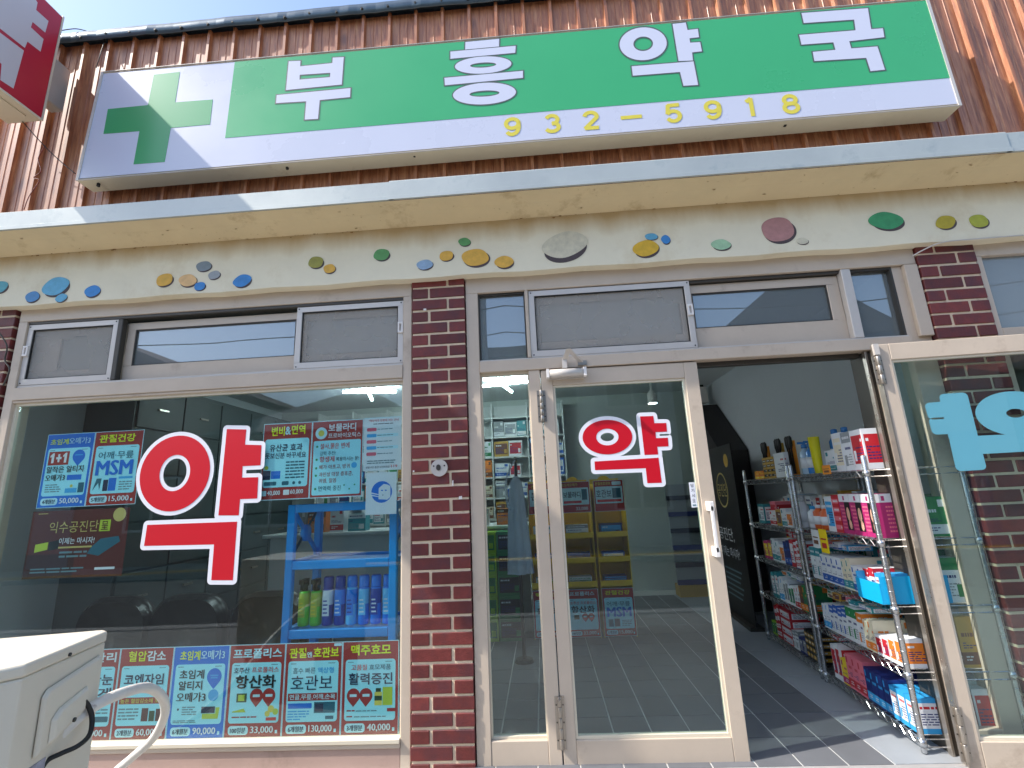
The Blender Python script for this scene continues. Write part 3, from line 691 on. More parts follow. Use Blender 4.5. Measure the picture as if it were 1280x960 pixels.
def letter(strokes, rings, zz, nm='letter', parent=None):
    m = MB(); k = 0
    for pts in strokes:
        w = W(pts[0], *zz, SY); hs = [W(h, *zz, SY) for h in pts[1:]]
        m.flat(w, SY-.0030, 0, hs); m.flat(offset_poly(w, .007, False), SY-.0022-.0001*k, 1, [inset(h, .007) for h in hs]); k += 1
    for (cx, cy, rx, ry, hx_, hy_, ti) in rings:
        m.flat(ell_px(cx, cy, rx, ry, ti, zz, SY), SY-.0030, 0, [ell_px(cx, cy, hx_, hy_, ti, zz, SY)])
        g = 6
        m.flat(ell_px(cx, cy, rx+g*.8, ry+g*.8, ti, zz, SY), SY-.0022-.0001*k, 1, [ell_px(cx, cy, hx_-g*.8, max(hy_-g*.8, 3), ti, zz, SY)]); k += 1
    o = m.build(nm, ['letter_white', 'letter_line'], sign); return o
letter([[[(228,183),(275,181),(274,203),(402,190),(404,168),(448,166),(440,276),(217,298)], [(272,237),(394,229),(393,246),(271,256)]], [[(180,318),(475,290),(473,326),(352,338),(345,413),(292,416),(298,343),(177,350)]]], [], A)
letter([[[(934,106),(1069,93),(1068,124),(933,136)]], [[(874,144),(1135,121),(1133,149),(874,173)]], [[(850,249),(1164,221),(1164,249),(852,279)]]], [(1005,198,113,34,52,10,-.06), (1010,312,126,43,60,12,-.06)], A)
letter([[[(224,85),(270,80),(276,106),(312,102),(316,131),(283,135),(285,150),(320,148),(326,180),(292,184),(295,212),(245,214)]], [[(82,232),(297,215),(313,297),(262,300),(250,252),(86,265)]]], [(122,154,82,57,34,25,-.06)], B)
letter([[[(672,47),(903,30),(914,103),(955,100),(960,131),(838,145),(845,170),(936,163),(962,244),(912,249),(897,203),(717,214),(711,182),(790,175),(783,149),(672,157),(664,123),(860,107),(855,70),(680,82)]]], [], B)
def stroke(m, pts, r, Y):
    "a painted line of width 2r"
    for q in range(len(pts)-1):
        a, b = Vector(pts[q]), Vector(pts[q+1]); d = (b-a).normalized(); n = Vector((-d.y, d.x))*r; e = d*r*.35
        m.flat([tuple(a-n-e), tuple(b-n+e), tuple(b+n+e), tuple(a+n-e)], Y - .00002*q, 0)
def arc(cx, cz, rx, rz, a0, a1, n=14): return [(cx + rx*math.cos(math.radians(a0+(a1-a0)*k/n)), cz + rz*math.sin(math.radians(a0+(a1-a0)*k/n))) for k in range(n+1)]
DIG = {'9': [arc(0, .33, .76, .50, 0, 360, 20), arc(-.02, .05, .78, .87, 20, -60) + arc(-.1, -.35, .6, .47, -75, -150, 6)], '3': [arc(0, .4, .68, .44, 150, -85), arc(0, -.4, .76, .44, 85, -150)],
       '2': [arc(0, .38, .72, .46, 165, -20) + [(-.72, -.82), (.78, -.82)]], '-': [[(-1.15, 0), (1.15, 0)]], '5': [[(.7, .84), (-.52, .84), (-.66, -.02)] + arc(-.02, -.32, .74, .53, 140, -150)],
       '1': [[(-.42, .56), (.08, .84), (.08, -.95)]], '8': [arc(0, .42, .66, .42, 0, 360, 20), arc(0, -.40, .76, .46, 0, 360, 20)]}
for ch, px, py in (('9',640.5,158.5),('3',690,154.5),('2',738.5,150.5),('-',789,146.5),('5',841.5,141.5),('9',891,137.5),('1',938.5,133.5),('8',988,130)):
    x, z = at(px, py, SY); m = MB()
    for line in DIG[ch]: stroke(m, [(x + u*.046, z + v*.060) for u, v in line], .0115, SY-.0015)
    m.build('digit', 'digit_yellow', sign)
# small rivets under the sign
for px, py in ((116, 229), (355, 207), (516, 191), (985, 152)):
    x, z = at(px, py-3, SY); MB().box(x-.006, x+.006, SY+.03, SY+.042, z-.012, z+.012).build('rivet', 'rubber', sign)

def atX(px, py, X):
    dx, dz = ray(px, py); t = (X - CAM[0]) / dx
    return (CAM[1] + t, CAM[2] - dz * t)
rsn = thing('projecting_sign', 'red projecting sign box with a white letter at the upper left', 'sign', (0, 0, 0))
mat('sign_red', srgb(196, 34, 58), .4, 0, .05, 2, coat=.2); mat('sign_grey_white', srgb(214, 206, 208), .4)
XR, XL, YN, YF, Z0, Z1 = -2.2, -2.42, -.15, -.92, 3.46, 4.235
MB().box(XL, XR-.004, YF, YN, Z0, Z1).build('box', 'sign_side', rsn, bev=.004)
MB().box(XR-.0035, XR, YF+.01, YN-.012, Z0+.012, Z1-.012).build('face', 'sign_red', rsn)
bars_ = MB(); bars_.box(XR-.0038, XR+.003, YN-.011, YN, Z0, Z1); bars_.box(XR-.0038, XR+.003, YF, YN-.0115, Z0, Z0+.011); bars_.build('edge_trim', 'bead_pale', rsn)
MB().box(XL+.04, XR-.05, YF+.1, YN-.05, Z0-.006, Z0-.0005).build('access_panel', 'sign_side', rsn)
def side_fig(pts):
    q = [atX(x/6.0, y/6.0, XR) for x, y in pts]
    q = [(max(YF+.03, min(YN-.02, y)), min(max(z, Z0+.02), Z1-.02)) for y, z in q]
    n = len(q); m = MB(); lp = [Vector((y, z, 0)) for y, z in q]
    fs = []
    for a, b, c_ in tessellate_polygon([lp]):
        A_, B_, C_ = lp[a], lp[b], lp[c_]; s_ = (B_.x-A_.x)*(C_.y-A_.y)-(B_.y-A_.y)*(C_.x-A_.x)
        fs.append((a, b, c_) if s_ > 0 else (a, c_, b))
    m.add([(XR+.0012, p.x, p.y) for p in lp], fs); return m
side_fig([(262,-10),(280,20),(270,75),(362,158),(338,245),(243,165),(230,205),(325,293),(303,388),(205,312),(185,360),(0,215),(-260,10),(-260,-200),(0,-200)]).build('letter', 'sign_grey_white', rsn)
side_fig([(-260,45),(0,245),(178,380),(100,665),(0,600),(10,480),(-260,260)]).build('letter', 'sign_grey_white', rsn)
MB().box(-2.285, -2.205, -.149, -.045, 3.62, 3.93).build('bracket', 'flash_metal', rsn, bev=.006)
# loose cables on the cladding
def cable(label, pts, r, m='rubber', name='cable', grp=None, n=6):
    sm = []
    P = [Vector(p) for p in pts]
    for i in range(len(P)-1):
        p0, p1, p2, p3 = P[max(i-1, 0)], P[i], P[i+1], P[min(i+2, len(P)-1)]
        for k in range(6):
            t = k/6; sm.append(.5*((2*p1) + (-p0+p2)*t + (2*p0-5*p1+4*p2-p3)*t*t + (-p0+3*p1-3*p2+p3)*t**3))
    sm.append(P[-1])
    mb_ = MB(); mb_.tube(sm, r, n)
    return tag(mb_.build(name, m), label, 'cable', grp)
cable('thin dark cable sagging from the red sign to the green sign', [P3(28, 152, -.16), P3(56, 183, -.12), P3(76, 202, -.10), P3(94, 217, -.12)], .003)
cable('tangled loose wire hanging on the cladding at the far left', [P3(56, 183, -.1), P3(48, 198, -.06), P3(51, 214, -.06), P3(42, 222, -.06), P3(49, 226, -.06), P3(36, 246, -.06), P3(30, 262, -.06)], .0025, 'brick_red')
cable('thin wire looping over the roof edge beside the red sign', [P3(77, 38, -.1), P3(95, 36, -.07), P3(112, 40, -.05), P3(130, 46, -.03), P3(126, 66, -.07), P3(120, 85, -.06)], .003, 'frame_dark')
cable('pale wire end stuck out at the top of the right brick pillar', [P3(1141, 320, -.03), P3(1155, 312, -.05), P3(1178, 303, -.06), P3(1215, 299, -.06), P3(1279, 294, -.06)], .0035, 'frame_light')
cable('bundle of loose wires at the left edge below the plaster band', [P3(-12, 402, -.02), P3(8, 430, -.03), P3(6, 450, -.02), P3(12, 462, -.03), P3(4, 482, -.02)], .004, 'frame_dark')

# ---------------------------------------------------------------- vinyl letters on the glass
mat('vinyl_red', srgb(206, 8, 34), .4); mat('vinyl_white', srgb(238, 238, 244), .4); mat('vinyl_back', srgb(164, 224, 246), .5)
def yak(ring_c, ring_out, ring_in, hole, stroke, foot, border, Y, xmap=None):
    "white-bordered red syllable, all figures in metres"
    f = xmap or (lambda p: p)
    red = MB(); wh = MB()
    E = lambda r, g=0: [f(p) for p in ellipse(ring_c[0], ring_c[1], r[0]+g, r[1]+g, 0, 48)]
    red.flat(E(ring_out), Y-.0012, 0, [E(ring_in)])
    wh.flat(E(ring_out, border), Y, 0, [E(hole)])
    for k, s in enumerate((stroke, foot)):
        red.flat([f(p) for p in s], Y-.0012, 0); wh.flat([f(p) for p in offset_poly(s, border)], Y-.0003*(k+1), 0)
    return red, wh
def yak_px(zz, c, ro, ri, ho, st, ft, Y):
    "the same read off the photograph: figures as X-Z points"
    C_ = at(*Zm([c], *zz)[0], Y)
    def rad(r): return (abs(at(*Zm([(c[0]+r[0], c[1])], *zz)[0], Y)[0]-C_[0]), abs(at(*Zm([(c[0], c[1]+r[1])], *zz)[0], Y)[1]-C_[1]))
    return C_, rad(ro), rad(ri), rad(ho), W(st, *zz, Y), W(ft, *zz, Y)
Y1 = .038
g1 = yak_px((0, 480, .27094), (807, 410), (161, 177), (70, 84), (53, 67),
            [(1047,208),(1137,210),(1131,280),(1207,282),(1202,375),(1120,379),(1117,432),(1192,430),(1187,528),(1108,531),(1102,606),(1008,606)],
            [(680,650),(1095,635),(1075,905),(975,905),(988,740),(665,747)], Y1)
s1 = thing('window_sticker', 'huge red and white syllable sticker in the middle of the poster window', 'sticker', (0, 0, 0), 0, 'pharmacy syllable stickers')
r_, w_ = yak(*g1, .021, Y1); r_.build('red_letter', 'vinyl_red', s1); w_.build('white_border', 'vinyl_white', s1)
Y2 = .030
g2 = yak_px((700, 500, .125), (473, 370), (250, 174), (112, 84), (67, 42),
            [(800,165),(932,160),(943,232),(1062,230),(1070,317),(955,322),(960,382),(1078,377),(1085,463),(972,468),(982,545),(845,550)],
            [(345,615),(985,577),(1018,828),(873,832),(857,682),(350,702)], Y2)
s2 = thing('window_sticker', 'red and white syllable sticker on the closed door leaf', 'sticker', (0, 0, 0), 0, 'pharmacy syllable stickers')
r_, w_ = yak(*g2, .0195, Y2); r_.build('red_letter', 'vinyl_red', s2); w_.build('white_border', 'vinyl_white', s2)
# third one is seen from behind on the folded-back leaf: mirrored, pale blue backing
s3 = thing('window_sticker', 'pale blue back of a syllable sticker on the folded-back door leaf', 'sticker', (2.358, -.018, 0), math.radians(-3.0), 'pharmacy syllable stickers')
SC = 1.12
fx = lambda p: ((1.345 - p[0])*SC*1.06 + .105, (p[1]-1.35)*.98 + 1.355)
m3 = MB(); E3 = lambda r, g=0: [fx(p) for p in ellipse(g2[0][0], g2[0][1], r[0]+g, r[1]+g, 0, 48)]
Yb = -.0160
m3.flat(E3(g2[1], .0195), Yb, 0, [E3(g2[3])])
for k, s in enumerate((g2[4], g2[5])): m3.flat([fx(p) for p in offset_poly(s, .0195)], Yb-.0003*(k+1), 0)
m3.build('backing', 'vinyl_back', s3)
# ================================================================== posters
PR = {'red': (170,46,44), 'red2': (214,44,46), 'blue': (8,112,214), 'cyan': (168,234,248), 'rim': (200,236,248), 'yellow': (242,246,30), 'navy': (18,36,72), 'black': (22,24,28), 'white': (232,234,240), 'pale': (200,238,250), 'grey': (110,140,150), 'sky': (60,170,230),
      'gold': (206,184,110), 'brown': (92,34,34), 'dbrown': (62,26,30), 'green': (40,150,90), 'lime': (190,206,60), 'teal': (34,100,120), 'pink': (226,96,120), 'lgold': (224,206,90), 'dgreen': (40,70,36)}
for k_, c_ in PR.items(): mat('print_'+k_, srgb(*c_), .42, 0, .02, 3)
PK = list(PR); PM = ['print_'+k_ for k_ in PK]
def poster(name, label, x0, x1, z0, z1, Y, base, items, group=None, cat='poster', th=.0008, tex=None):
    "sheet plus print; u to the right, v up, 0..1"
    w, h = x1-x0, z1-z0
    root = MB().box(0, w, 0, th, 0, h).build(name, 'print_'+base); root.location = (x0, Y, z0)
    tag(root, label, cat, group)
    L = {}
    for n_, it in enumerate(items):
        kind = it[0]
        if kind == 't':
            _, s, u0, u1, v0, v1, c_, bold = it
            m = L.setdefault('lettering', MB()); put_text(m, s, u0*w, u1*w, v0*h, v1*h, -.0012 - .00002*n_, PK.index(c_), bold)
        else:
            c_ = it[-1]; m = L.setdefault('print', MB())
            if kind == 'r': pts = [(it[1]*w, it[3]*h), (it[2]*w, it[3]*h), (it[2]*w, it[4]*h), (it[1]*w, it[4]*h)]
            elif kind == 'o': pts = rrect(it[1]*w, it[2]*w, it[3]*h, it[4]*h, it[5]*w)
            elif kind == 'e': pts = ellipse(it[1]*w, it[2]*h, it[3]*w, it[3]*w*(it[4] if len(it) > 5 else 1), 0, 24)
            elif kind == 'd':          # map-pin drop
                cx, cz, r = it[1]*w, it[2]*h, it[3]*w
                pts = [(cx + r*math.cos(a), cz + r*math.sin(a)) for a in (math.radians(-40 + 260*k/18) for k in range(19))] + [(cx, cz - r*1.5)]
            elif kind == 'p': pts = [(u*w, v*h) for u, v in it[1]]
            m.flat(pts, -.0002 - .00002*n_, PK.index(c_))
    for k_, m in L.items(): m.build(k_, PM, root)
    return root
def lines(u0, u1, v0, v1, n, c_, seed=1):
    r = random.Random(seed); out = []; st = (v1-v0)/n
    for i in range(n):
        a = u0
        while a < u1 - .03:
            b = min(u1, a + r.uniform(.05, .16)); out.append(('r', a, b, v0+i*st+st*.25, v0+i*st+st*.72, c_)); a = b + .014
            if r.random() < .12 and a > (u0+u1)/2: break
    return out
def std(field, head, pill, price, body):
    it = [('r', .012, .988, .008, .992, field)]
    it += head
    it += [('o', .06, .94, .155, .80, .05, 'cyan'), ('r', .10, .20, .768, .776, 'grey'), ('r', .76, .88, .768, .776, 'grey'), ('o', .07, .42, .035, .128, .05, 'pale'), ('t', pill, .11, .38, .052, .112, 'navy', .02), ('t', price, .46, .86, .042, .122, 'white', .02), ('r', .89, .93, .045, .08, 'rim')]
    return it + body
YP = .0522
zt_, zb_ = at(300, 806, YP)[1], at(300, 923, YP)[1]
bx = [at(p, 808, YP)[0] for p in (84, 152, 218.5, 288, 357.5, 428.5, 499)]
hearts = lambda cu, cv, r: [('d', cu-r*.95, cv, r, 'red'), ('d', cu+r*.95, cv, r, 'red'), ('r', cu-r*1.5, cu-r*.45, cv-.012, cv+.016, 'pale'), ('r', cu+r*.45, cu+r*1.5, cv-.012, cv+.016, 'pale')]
row = [
 ('eye care supplement poster half hidden by the air conditioner, bottom row', std('red', [('t', '눈관리', .30, .94, .85, .96, 'white', .025)], '2개월분', '30,000', [('t', '편한눈', .3, .92, .60, .72, 'navy', .02), ('t', '맑게', .42, .92, .46, .57, 'navy', .02), ('o', .5, .92, .20, .26, .02, 'teal')] + lines(.4, .9, .28, .42, 4, 'grey', 2))),
 ('red blood pressure poster behind the white hose, bottom row', std('red', [('t', '혈압', .16, .50, .85, .965, 'yellow', .012), ('t', '감소', .51, .86, .85, .965, 'white', .025)], '2개월분', '60,000', [('t', '코엔자임', .13, .86, .59, .71, 'navy', .02), ('r', .08, .92, .385, .455, 'red'), ('t', '높은 혈압감소에 도움', .11, .9, .395, .445, 'lgold', .012)] + lines(.09, .46, .21, .35, 4, 'grey', 3) + [('r', .52, .64, .2, .34, 'brown'), ('r', .66, .76, .2, .31, 'dgreen'), ('r', .78, .9, .2, .33, 'brown')])),
 ('blue bordered omega poster in the bottom row', std('blue', [('t', '초임계', .12, .48, .845, .95, 'yellow', .02), ('t', '오메가3', .49, .92, .85, .95, 'pale', .012)], '6개월분', '90,000', [('t', '초임계', .14, .58, .64, .74, 'black', .02), ('t', '알티지', .14, .56, .52, .62, 'black', .02), ('t', '오메가3', .12, .64, .395, .495, 'black', .02), ('d', .76, .66, .13, 'blue'), ('r', .69, .83, .665, .68, 'sky'), ('r', .70, .82, .64, .655, 'sky'), ('e', .77, .46, .09, 'sky'), ('e', .17, .315, .018, 'navy'), ('r', .58, .82, .27, .34, 'navy'), ('p', [(.60,.21),(.88,.21),(.9,.33),(.83,.33),(.83,.265),(.60,.265)], 'lime')] + lines(.24, .50, .25, .35, 4, 'grey', 4) + lines(.1, .5, .17, .205, 2, 'grey', 5))),
 ('red propolis poster third from the right end of the bottom row', std('red', [('t', '프로폴리스', .07, .94, .845, .955, 'pale', .025)], '100일분', '33,000', [('t', '호주산', .10, .38, .685, .75, 'navy', .012), ('t', '프로폴리스', .42, .90, .69, .75, 'red2', .006), ('t', '항산화', .14, .86, .52, .665, 'black', .025), ('r', .18, .36, .375, .47, 'dgreen'), ('r', .21, .32, .39, .455, 'lime')] + hearts(.64, .44, .115) + lines(.12, .56, .205, .235, 1, 'red', 6) + [('e', .80, .30, .055, 'lgold'), ('e', .88, .27, .05, 'lime'), ('e', .74, .25, .045, 'lgold'), ('r', .72, .90, .178, .212, 'red2'), ('p', [(.12,.28),(.32,.31),(.36,.27),(.12,.27)], 'lime')])),
 ('joint care poster second from the right end of the bottom row', std('red', [('t', '관절', .07, .37, .835, .945, 'yellow', .025), ('t', '엔', .38, .47, .84, .90, 'pale', .02), ('t', '호관보', .49, .94, .835, .945, 'yellow', .025), ('o', .85, .985, .955, .985, .012, 'pale')], '6개월분', '130,000', [('t', '흡수 빠른', .15, .54, .665, .73, 'teal', .006), ('t', '액상형', .58, .86, .665, .73, 'sky', .015), ('t', '호관보', .12, .84, .49, .645, 'navy', .0), ('r', .08, .93, .375, .455, 'red'), ('t', '연골,무릎,어깨,손목', .11, .90, .385, .445, 'pale', .01), ('o', .09, .50, .295, .35, .01, 'blue'), ('r', .54, .90, .245, .36, 'teal'), ('r', .56, .70, .26, .345, 'navy'), ('r', .74, .88, .18, .215, 'teal')] + lines(.09, .46, .17, .28, 4, 'sky', 7))),
 ('brewer yeast poster at the right end of the bottom row', std('red', [('t', '맥주효모', .15, .86, .845, .96, 'yellow', .025)], '3개월분', '40,000', [('t', '고품질', .16, .44, .685, .745, 'red2', .006), ('t', '효모제품', .48, .86, .685, .745, 'teal', .006), ('t', '활력증진', .12, .89, .53, .655, 'navy', .015)] + hearts(.32, .415, .115) + [('r', .58, .71, .31, .45, 'lgold'), ('r', .60, .69, .45, .49, 'dgreen'), ('r', .72, .89, .31, .50, 'lime'), ('r', .58, .71, .36, .41, 'dgreen'), ('r', .80, .95, .245, .28, 'red')] + lines(.10, .24, .245, .275, 1, 'red', 8) + lines(.26, .62, .245, .268, 1, 'grey', 9) + lines(.10, .20, .185, .215, 1, 'red', 10) + lines(.23, .78, .185, .208, 1, 'grey', 11))),
]
for i, (lb, it) in enumerate(row):
    poster('price_poster', lb, bx[i]+.0006, bx[i+1]-.0006, zb_, zt_, YP, 'rim', it, 'row of price posters along the window bottom')
ul = [at(60.5, 545, YP)[0], at(120, 540, YP)[0], at(181, 536, YP)[0]]; uz = (at(105, 633, YP)[1], at(105, 541, YP)[1])
poster('price_poster', 'blue bordered omega poster with a 1+1 box, upper left of the window', ul[0], ul[1]-.0005, uz[0], uz[1], YP, 'rim', std('blue', [('t', '초임계', .08, .46, .85, .93, 'yellow', .015), ('t', '오메가3', .47, .92, .85, .94, 'pale', .008)], '4개월분', '50,000', [('r', .09, .52, .57, .755, 'red'), ('p', [(.155,.60),(.205,.60),(.205,.735),(.17,.735),(.125,.70),(.125,.675),(.155,.69)], 'white'), ('p', [(.25,.65),(.285,.65),(.285,.61),(.325,.61),(.325,.65),(.36,.65),(.36,.68),(.325,.68),(.325,.72),(.285,.72),(.285,.68),(.25,.68)], 'white'), ('p', [(.42,.60),(.47,.60),(.47,.735),(.435,.735),(.39,.70),(.39,.675),(.42,.69)], 'white'), ('d', .72, .68, .13, 'blue'), ('r', .64, .80, .69, .705, 'sky'), ('t', '알작은 알티지', .09, .86, .465, .555, 'black', .015), ('t', '오메가3', .09, .50, .355, .445, 'black', .015), ('o', .54, .84, .36, .43, .01, 'blue')] + lines(.12, .45, .2, .32, 4, 'grey', 12) + [('r', .54, .78, .19, .25, 'sky'), ('r', .80, .92, .19, .32, 'teal'), ('e', .66, .28, .03, 'lgold')]))
poster('price_poster', 'red bordered joint care poster left of the huge red syllable', ul[1]+.0005, ul[2], uz[0], uz[1], YP, 'rim', std('red', [('t', '관절건강', .10, .84, .845, .955, 'yellow', .025)], '5개월분', '15,000', [('t', '어깨·무릎', .13, .84, .62, .72, 'teal', .006), ('t', 'MSM', .11, .86, .40, .60, 'blue', .03), ('p', [(.10,.2),(.16,.36),(.26,.36),(.24,.2),(.2,.3)], 'teal'), ('r', .30, .40, .19, .34, 'navy'), ('r', .41, .56, .19, .36, 'blue'), ('r', .60, .88, .345, .375, 'sky')] + lines(.62, .88, .19, .32, 4, 'grey', 13)))
bz = (at(90, 722, YP)[1], at(100, 637, YP)[1])
br = [at(44, 640, YP)[0]-.012, at(164, 633, YP)[0]-.005]
poster('dark_poster', 'dark maroon tonic poster with gold title under the upper left posters', br[0], br[1], bz[0], bz[1], YP+.0015, 'brown', [
 ('r', .0, .5, .0, .35, 'dbrown'), ('r', .06, .16, .955, .965, 'gold'), ('e', .90, .90, .065, 'gold'), ('t', '익수공진단', .20, .70, .66, .83, 'gold', .0), ('r', .71, .82, .66, .83, 'lime'), ('t', '呈', .73, .80, .68, .81, 'brown', .01), ('t', '이제는 마시자!', .32, .68, .49, .585, 'white', .008), ('r', .31, .66, .43, .455, 'gold'),
 ('p', [(.08,.38),(.21,.42),(.21,.53),(.08,.50)], 'lime'), ('p', [(.22,.40),(.32,.43),(.32,.56),(.22,.53)], 'black'), ('p', [(.62,.34),(.74,.30),(.94,.50),(.92,.58),(.74,.55),(.66,.44)], 'teal')] + lines(.34, .62, .28, .40, 2, 'grey', 14) + lines(.07, .62, .07, .16, 2, 'grey', 15) + [('r', .72, .92, .10, .135, 'white')])
ur = [at(330.5, 528, YP)[0], at(391, 526, YP)[0], at(454.5, 523, YP)[0]]; vz = (at(390, 623, YP)[1], at(390, 527, YP)[1])
poster('price_poster', 'red bordered probiotics poster touching the right of the huge syllable', ur[0], ur[1]-.0005, vz[0], vz[1], YP, 'rim', [('r', .012, .988, .01, .99, 'red'), ('t', '변비', .17, .44, .83, .955, 'yellow', .025), ('t', '&', .45, .57, .84, .95, 'pale', .02), ('t', '면역', .58, .86, .84, .965, 'yellow', .025), ('o', .05, .95, .16, .79, .05, 'cyan'), ('t', '유산균 효과', .15, .82, .625, .72, 'navy', .018), ('t', '못보신분 바꾸세요', .07, .90, .53, .61, 'navy', .012), ('r', .04, .20, .26, .38, 'navy'), ('r', .21, .40, .27, .37, 'blue'), ('e', .11, .415, .04, 'lime'), ('o', .08, .33, .185, .235, .02, 'teal'), ('o', .44, .58, .185, .235, .02, 'teal'), ('e', .68, .21, .03, 'teal'), ('e', .80, .21, .03, 'teal'), ('t', '40,000', .16, .42, .055, .12, 'white', .015), ('o', .02, .14, .055, .12, .01, 'pale'), ('o', .48, .60, .06, .125, .01, 'white'), ('t', '60,000', .62, .88, .06, .125, 'white', .015)] + lines(.50, .88, .26, .50, 6, 'teal', 16))
poster('price_poster', 'red poster with a list on cyan, next to the white notice', ur[1]+.0005, ur[2], vz[0], vz[1], YP, 'rim', [('r', .012, .988, .01, .99, 'red'), ('e', .18, .835, .115, 'pale'), ('e', .18, .835, .06, 'lgold'), ('t', '보물라디', .32, .86, .85, .955, 'white', .02), ('t', '프로바이오틱스', .32, .96, .765, .83, 'white', .012), ('o', .04, .96, .035, .735, .03, 'cyan'), ('e', .11, .66, .022, 'green'), ('t', '설사,묽은 변에', .17, .74, .62, .70, 'red2', .008), ('t', '강력 추천!', .17, .48, .54, .595, 'teal', .006), ('e', .11, .49, .022, 'green'), ('t', '항생제', .17, .46, .455, .53, 'red2', .012), ('t', '복용하시는 분!', .49, .93, .46, .515, 'navy', .006), ('e', .11, .38, .022, 'green'), ('t', '배가 아프고, 방귀', .17, .76, .36, .42, 'red', .006), ('e', .11, .285, .022, 'green'), ('t', '과민성 대장 증후군,', .17, .82, .265, .325, 'red', .004), ('t', '위염, 질염', .17, .50, .185, .245, 'red', .004), ('e', .11, .115, .022, 'green'), ('t', '면역력 증진', .17, .60, .085, .15, 'teal', .006), ('e', .84, .40, .055, 'sky'), ('e', .66, .15, .015, 'green'), ('e', .76, .10, .015, 'green'), ('e', .86, .15, .015, 'green')])
nx = (at(455.5, 524, YP)[0], at(502, 524, YP)[0]); nz = (at(478, 588, YP)[1], at(478, 521.5, YP)[1])
it = [('r', .0, 1, .985, 1, 'rim'), ('t', '*해당약국 연휴에 여는 안내', .12, .92, .915, .962, 'red2', .006)] + lines(.25, .78, .86, .89, 1, 'black', 17)
for k_ in range(5):
    v = .77 - k_*.115; c_ = 'pink' if k_ % 2 == 0 else 'sky'
    it += [('o', .08, .92, v-.03, v+.03, .03, 'white' if k_ % 2 == 0 else 'pale'), ('o', .08, .34, v-.032, v+.032, .03, c_)] + lines(.36, .78, v-.015, v+.02, 1, 'grey', 18+k_)
it += lines(.1, .85, .12, .2, 2, 'grey', 24) + [('t', '영등구민 발견 우리약국은', .08, .70, .045, .085, 'black', .004), ('t', '119', .74, .90, .045, .095, 'red2', .01)]
poster('white_notice', 'white notice with pink and blue pill bars at the window edge', nx[0], nx[1], nz[0], nz[1], YP-.002, 'white', it, cat='notice')
cx = (at(458, 590, YP)[0], at(496, 590, YP)[0]); cz = (at(477, 643, YP)[1], at(477, 590.5, YP)[1])
poster('emblem_card', 'white card with a round blue emblem under the white notice', cx[0], cx[1], cz[0], cz[1], YP-.002, 'white', [('e', .52, .53, .34, 1.0, 'blue'), ('p', [(.42,.36),(.70,.34),(.80,.40),(.80,.66),(.70,.70),(.58,.72),(.42,.62)], 'white'), ('r', .50, .56, .55, .58, 'blue'), ('r', .62, .68, .55, .58, 'blue'), ('p', [(.16,.50),(.42,.46),(.42,.48),(.18,.53)], 'white'), ('p', [(.17,.45),(.42,.41),(.42,.43),(.18,.475)], 'white'), ('e', .56, .455, .02, 'grey')], cat='card')
dx = at(862, 603, .01), at(874.5, 634, .01)
poster('door_label', 'small white pull label with vertical writing on the closed door', dx[0][0]-.004, dx[1][0]-.008, dx[1][1], dx[0][1], .0115, 'white', [('t', ch, .25, .75, .80-k_*.2, .94-k_*.2, 'navy', .01) for k_, ch in enumerate('당기시오')] + [('r', .2, .8, .05, .12, 'grey')], cat='label')

# ================================================================== air conditioner in the street
mat('ac_cream', srgb(216, 208, 190), .45, 0, .03, 3, dirt=(srgb(180, 165, 140), 4, .6, .85)); mat('hose_tape', srgb(222, 218, 210), .5, 0, .06, 16, .5, 40, dirt=(srgb(130, 100, 70), 9, .62, .75)); mat('ac_label', srgb(150, 150, 165), .5, 0, .3, 60)
AR = math.radians(13)
ac = thing('air_conditioner', 'cream outdoor air conditioner unit at the lower left', 'air conditioner', (-.705, -1.02, .80), AR)
# own space: right side face is x = 0, y from -.19 (street) to .19 (wall), top z = 0
D2 = .195; WAC = .80
def top_sec(z, g): 
    return [(-WAC, -D2-g, z), (-.06, -D2-g, z), (0+g, -D2+.05, z), (0+g, D2-.02, z), (-.02, D2+g, z), (-WAC, D2+g, z)]
MB().quadbox(top_sec(-.60, 0), top_sec(-.032, 0)).build('body', 'ac_cream', ac, bev=.006, seg=2)
MB().quadbox(top_sec(-.0315, .003), top_sec(0, .003)).build('lid', 'ac_cream', ac, bev=.008, seg=3)
sc_ = MB(); sc_.quadbox([(.003, -.075, -.245), (.003, .105, -.20), (.003, .16, -.075), (.003, .15, -.06), (.003, -.06, -.085), (.003, -.075, -.10)], [(.014, -.07, -.235), (.014, .10, -.195), (.014, .15, -.08), (.014, .14, -.068), (.014, -.055, -.092), (.014, -.07, -.105)])
cv = sc_.build('service_cover', 'ac_cream', ac, bev=.004, seg=2)
MB().quadbox([(.0145, -.045, -.225), (.0145, .085, -.19), (.0145, .09, -.125), (.0145, -.02, -.145), (.0145, -.045, -.165)], [(.026, -.035, -.215), (.026, .075, -.185), (.026, .08, -.135), (.026, -.015, -.152), (.026, -.035, -.17)]).build('cover_bulge', 'ac_cream', cv, bev=.004, seg=2)
s_ = MB().lathe([(.006, 0), (.006, .004)], 0, 0, 8).build('screw', 'frame_dark', cv); s_.location = (.026, .03, -.195); s_.rotation_euler = (0, math.pi/2, 0)
s_ = MB().lathe([(.005, 0), (.005, .004)], 0, 0, 8).build('screw', 'frame_dark', ac); s_.location = (.003, .01, -.022); s_.rotation_euler = (0, math.pi/2, 0)
MB().box(.0005, .002, -.10, -.02, -.40, -.26).build('rating_label', 'ac_label', ac)
g_ = MB()
for k_ in range(14): g_.tube([(-.45 + (.05+.018*k_)*math.cos(a), -D2-.014, -.31 + (.05+.018*k_)*math.sin(a)) for a in [2*math.pi*q/20 for q in range(21)]], .003, 4)
g_.build('fan_grille', 'ac_cream', ac)
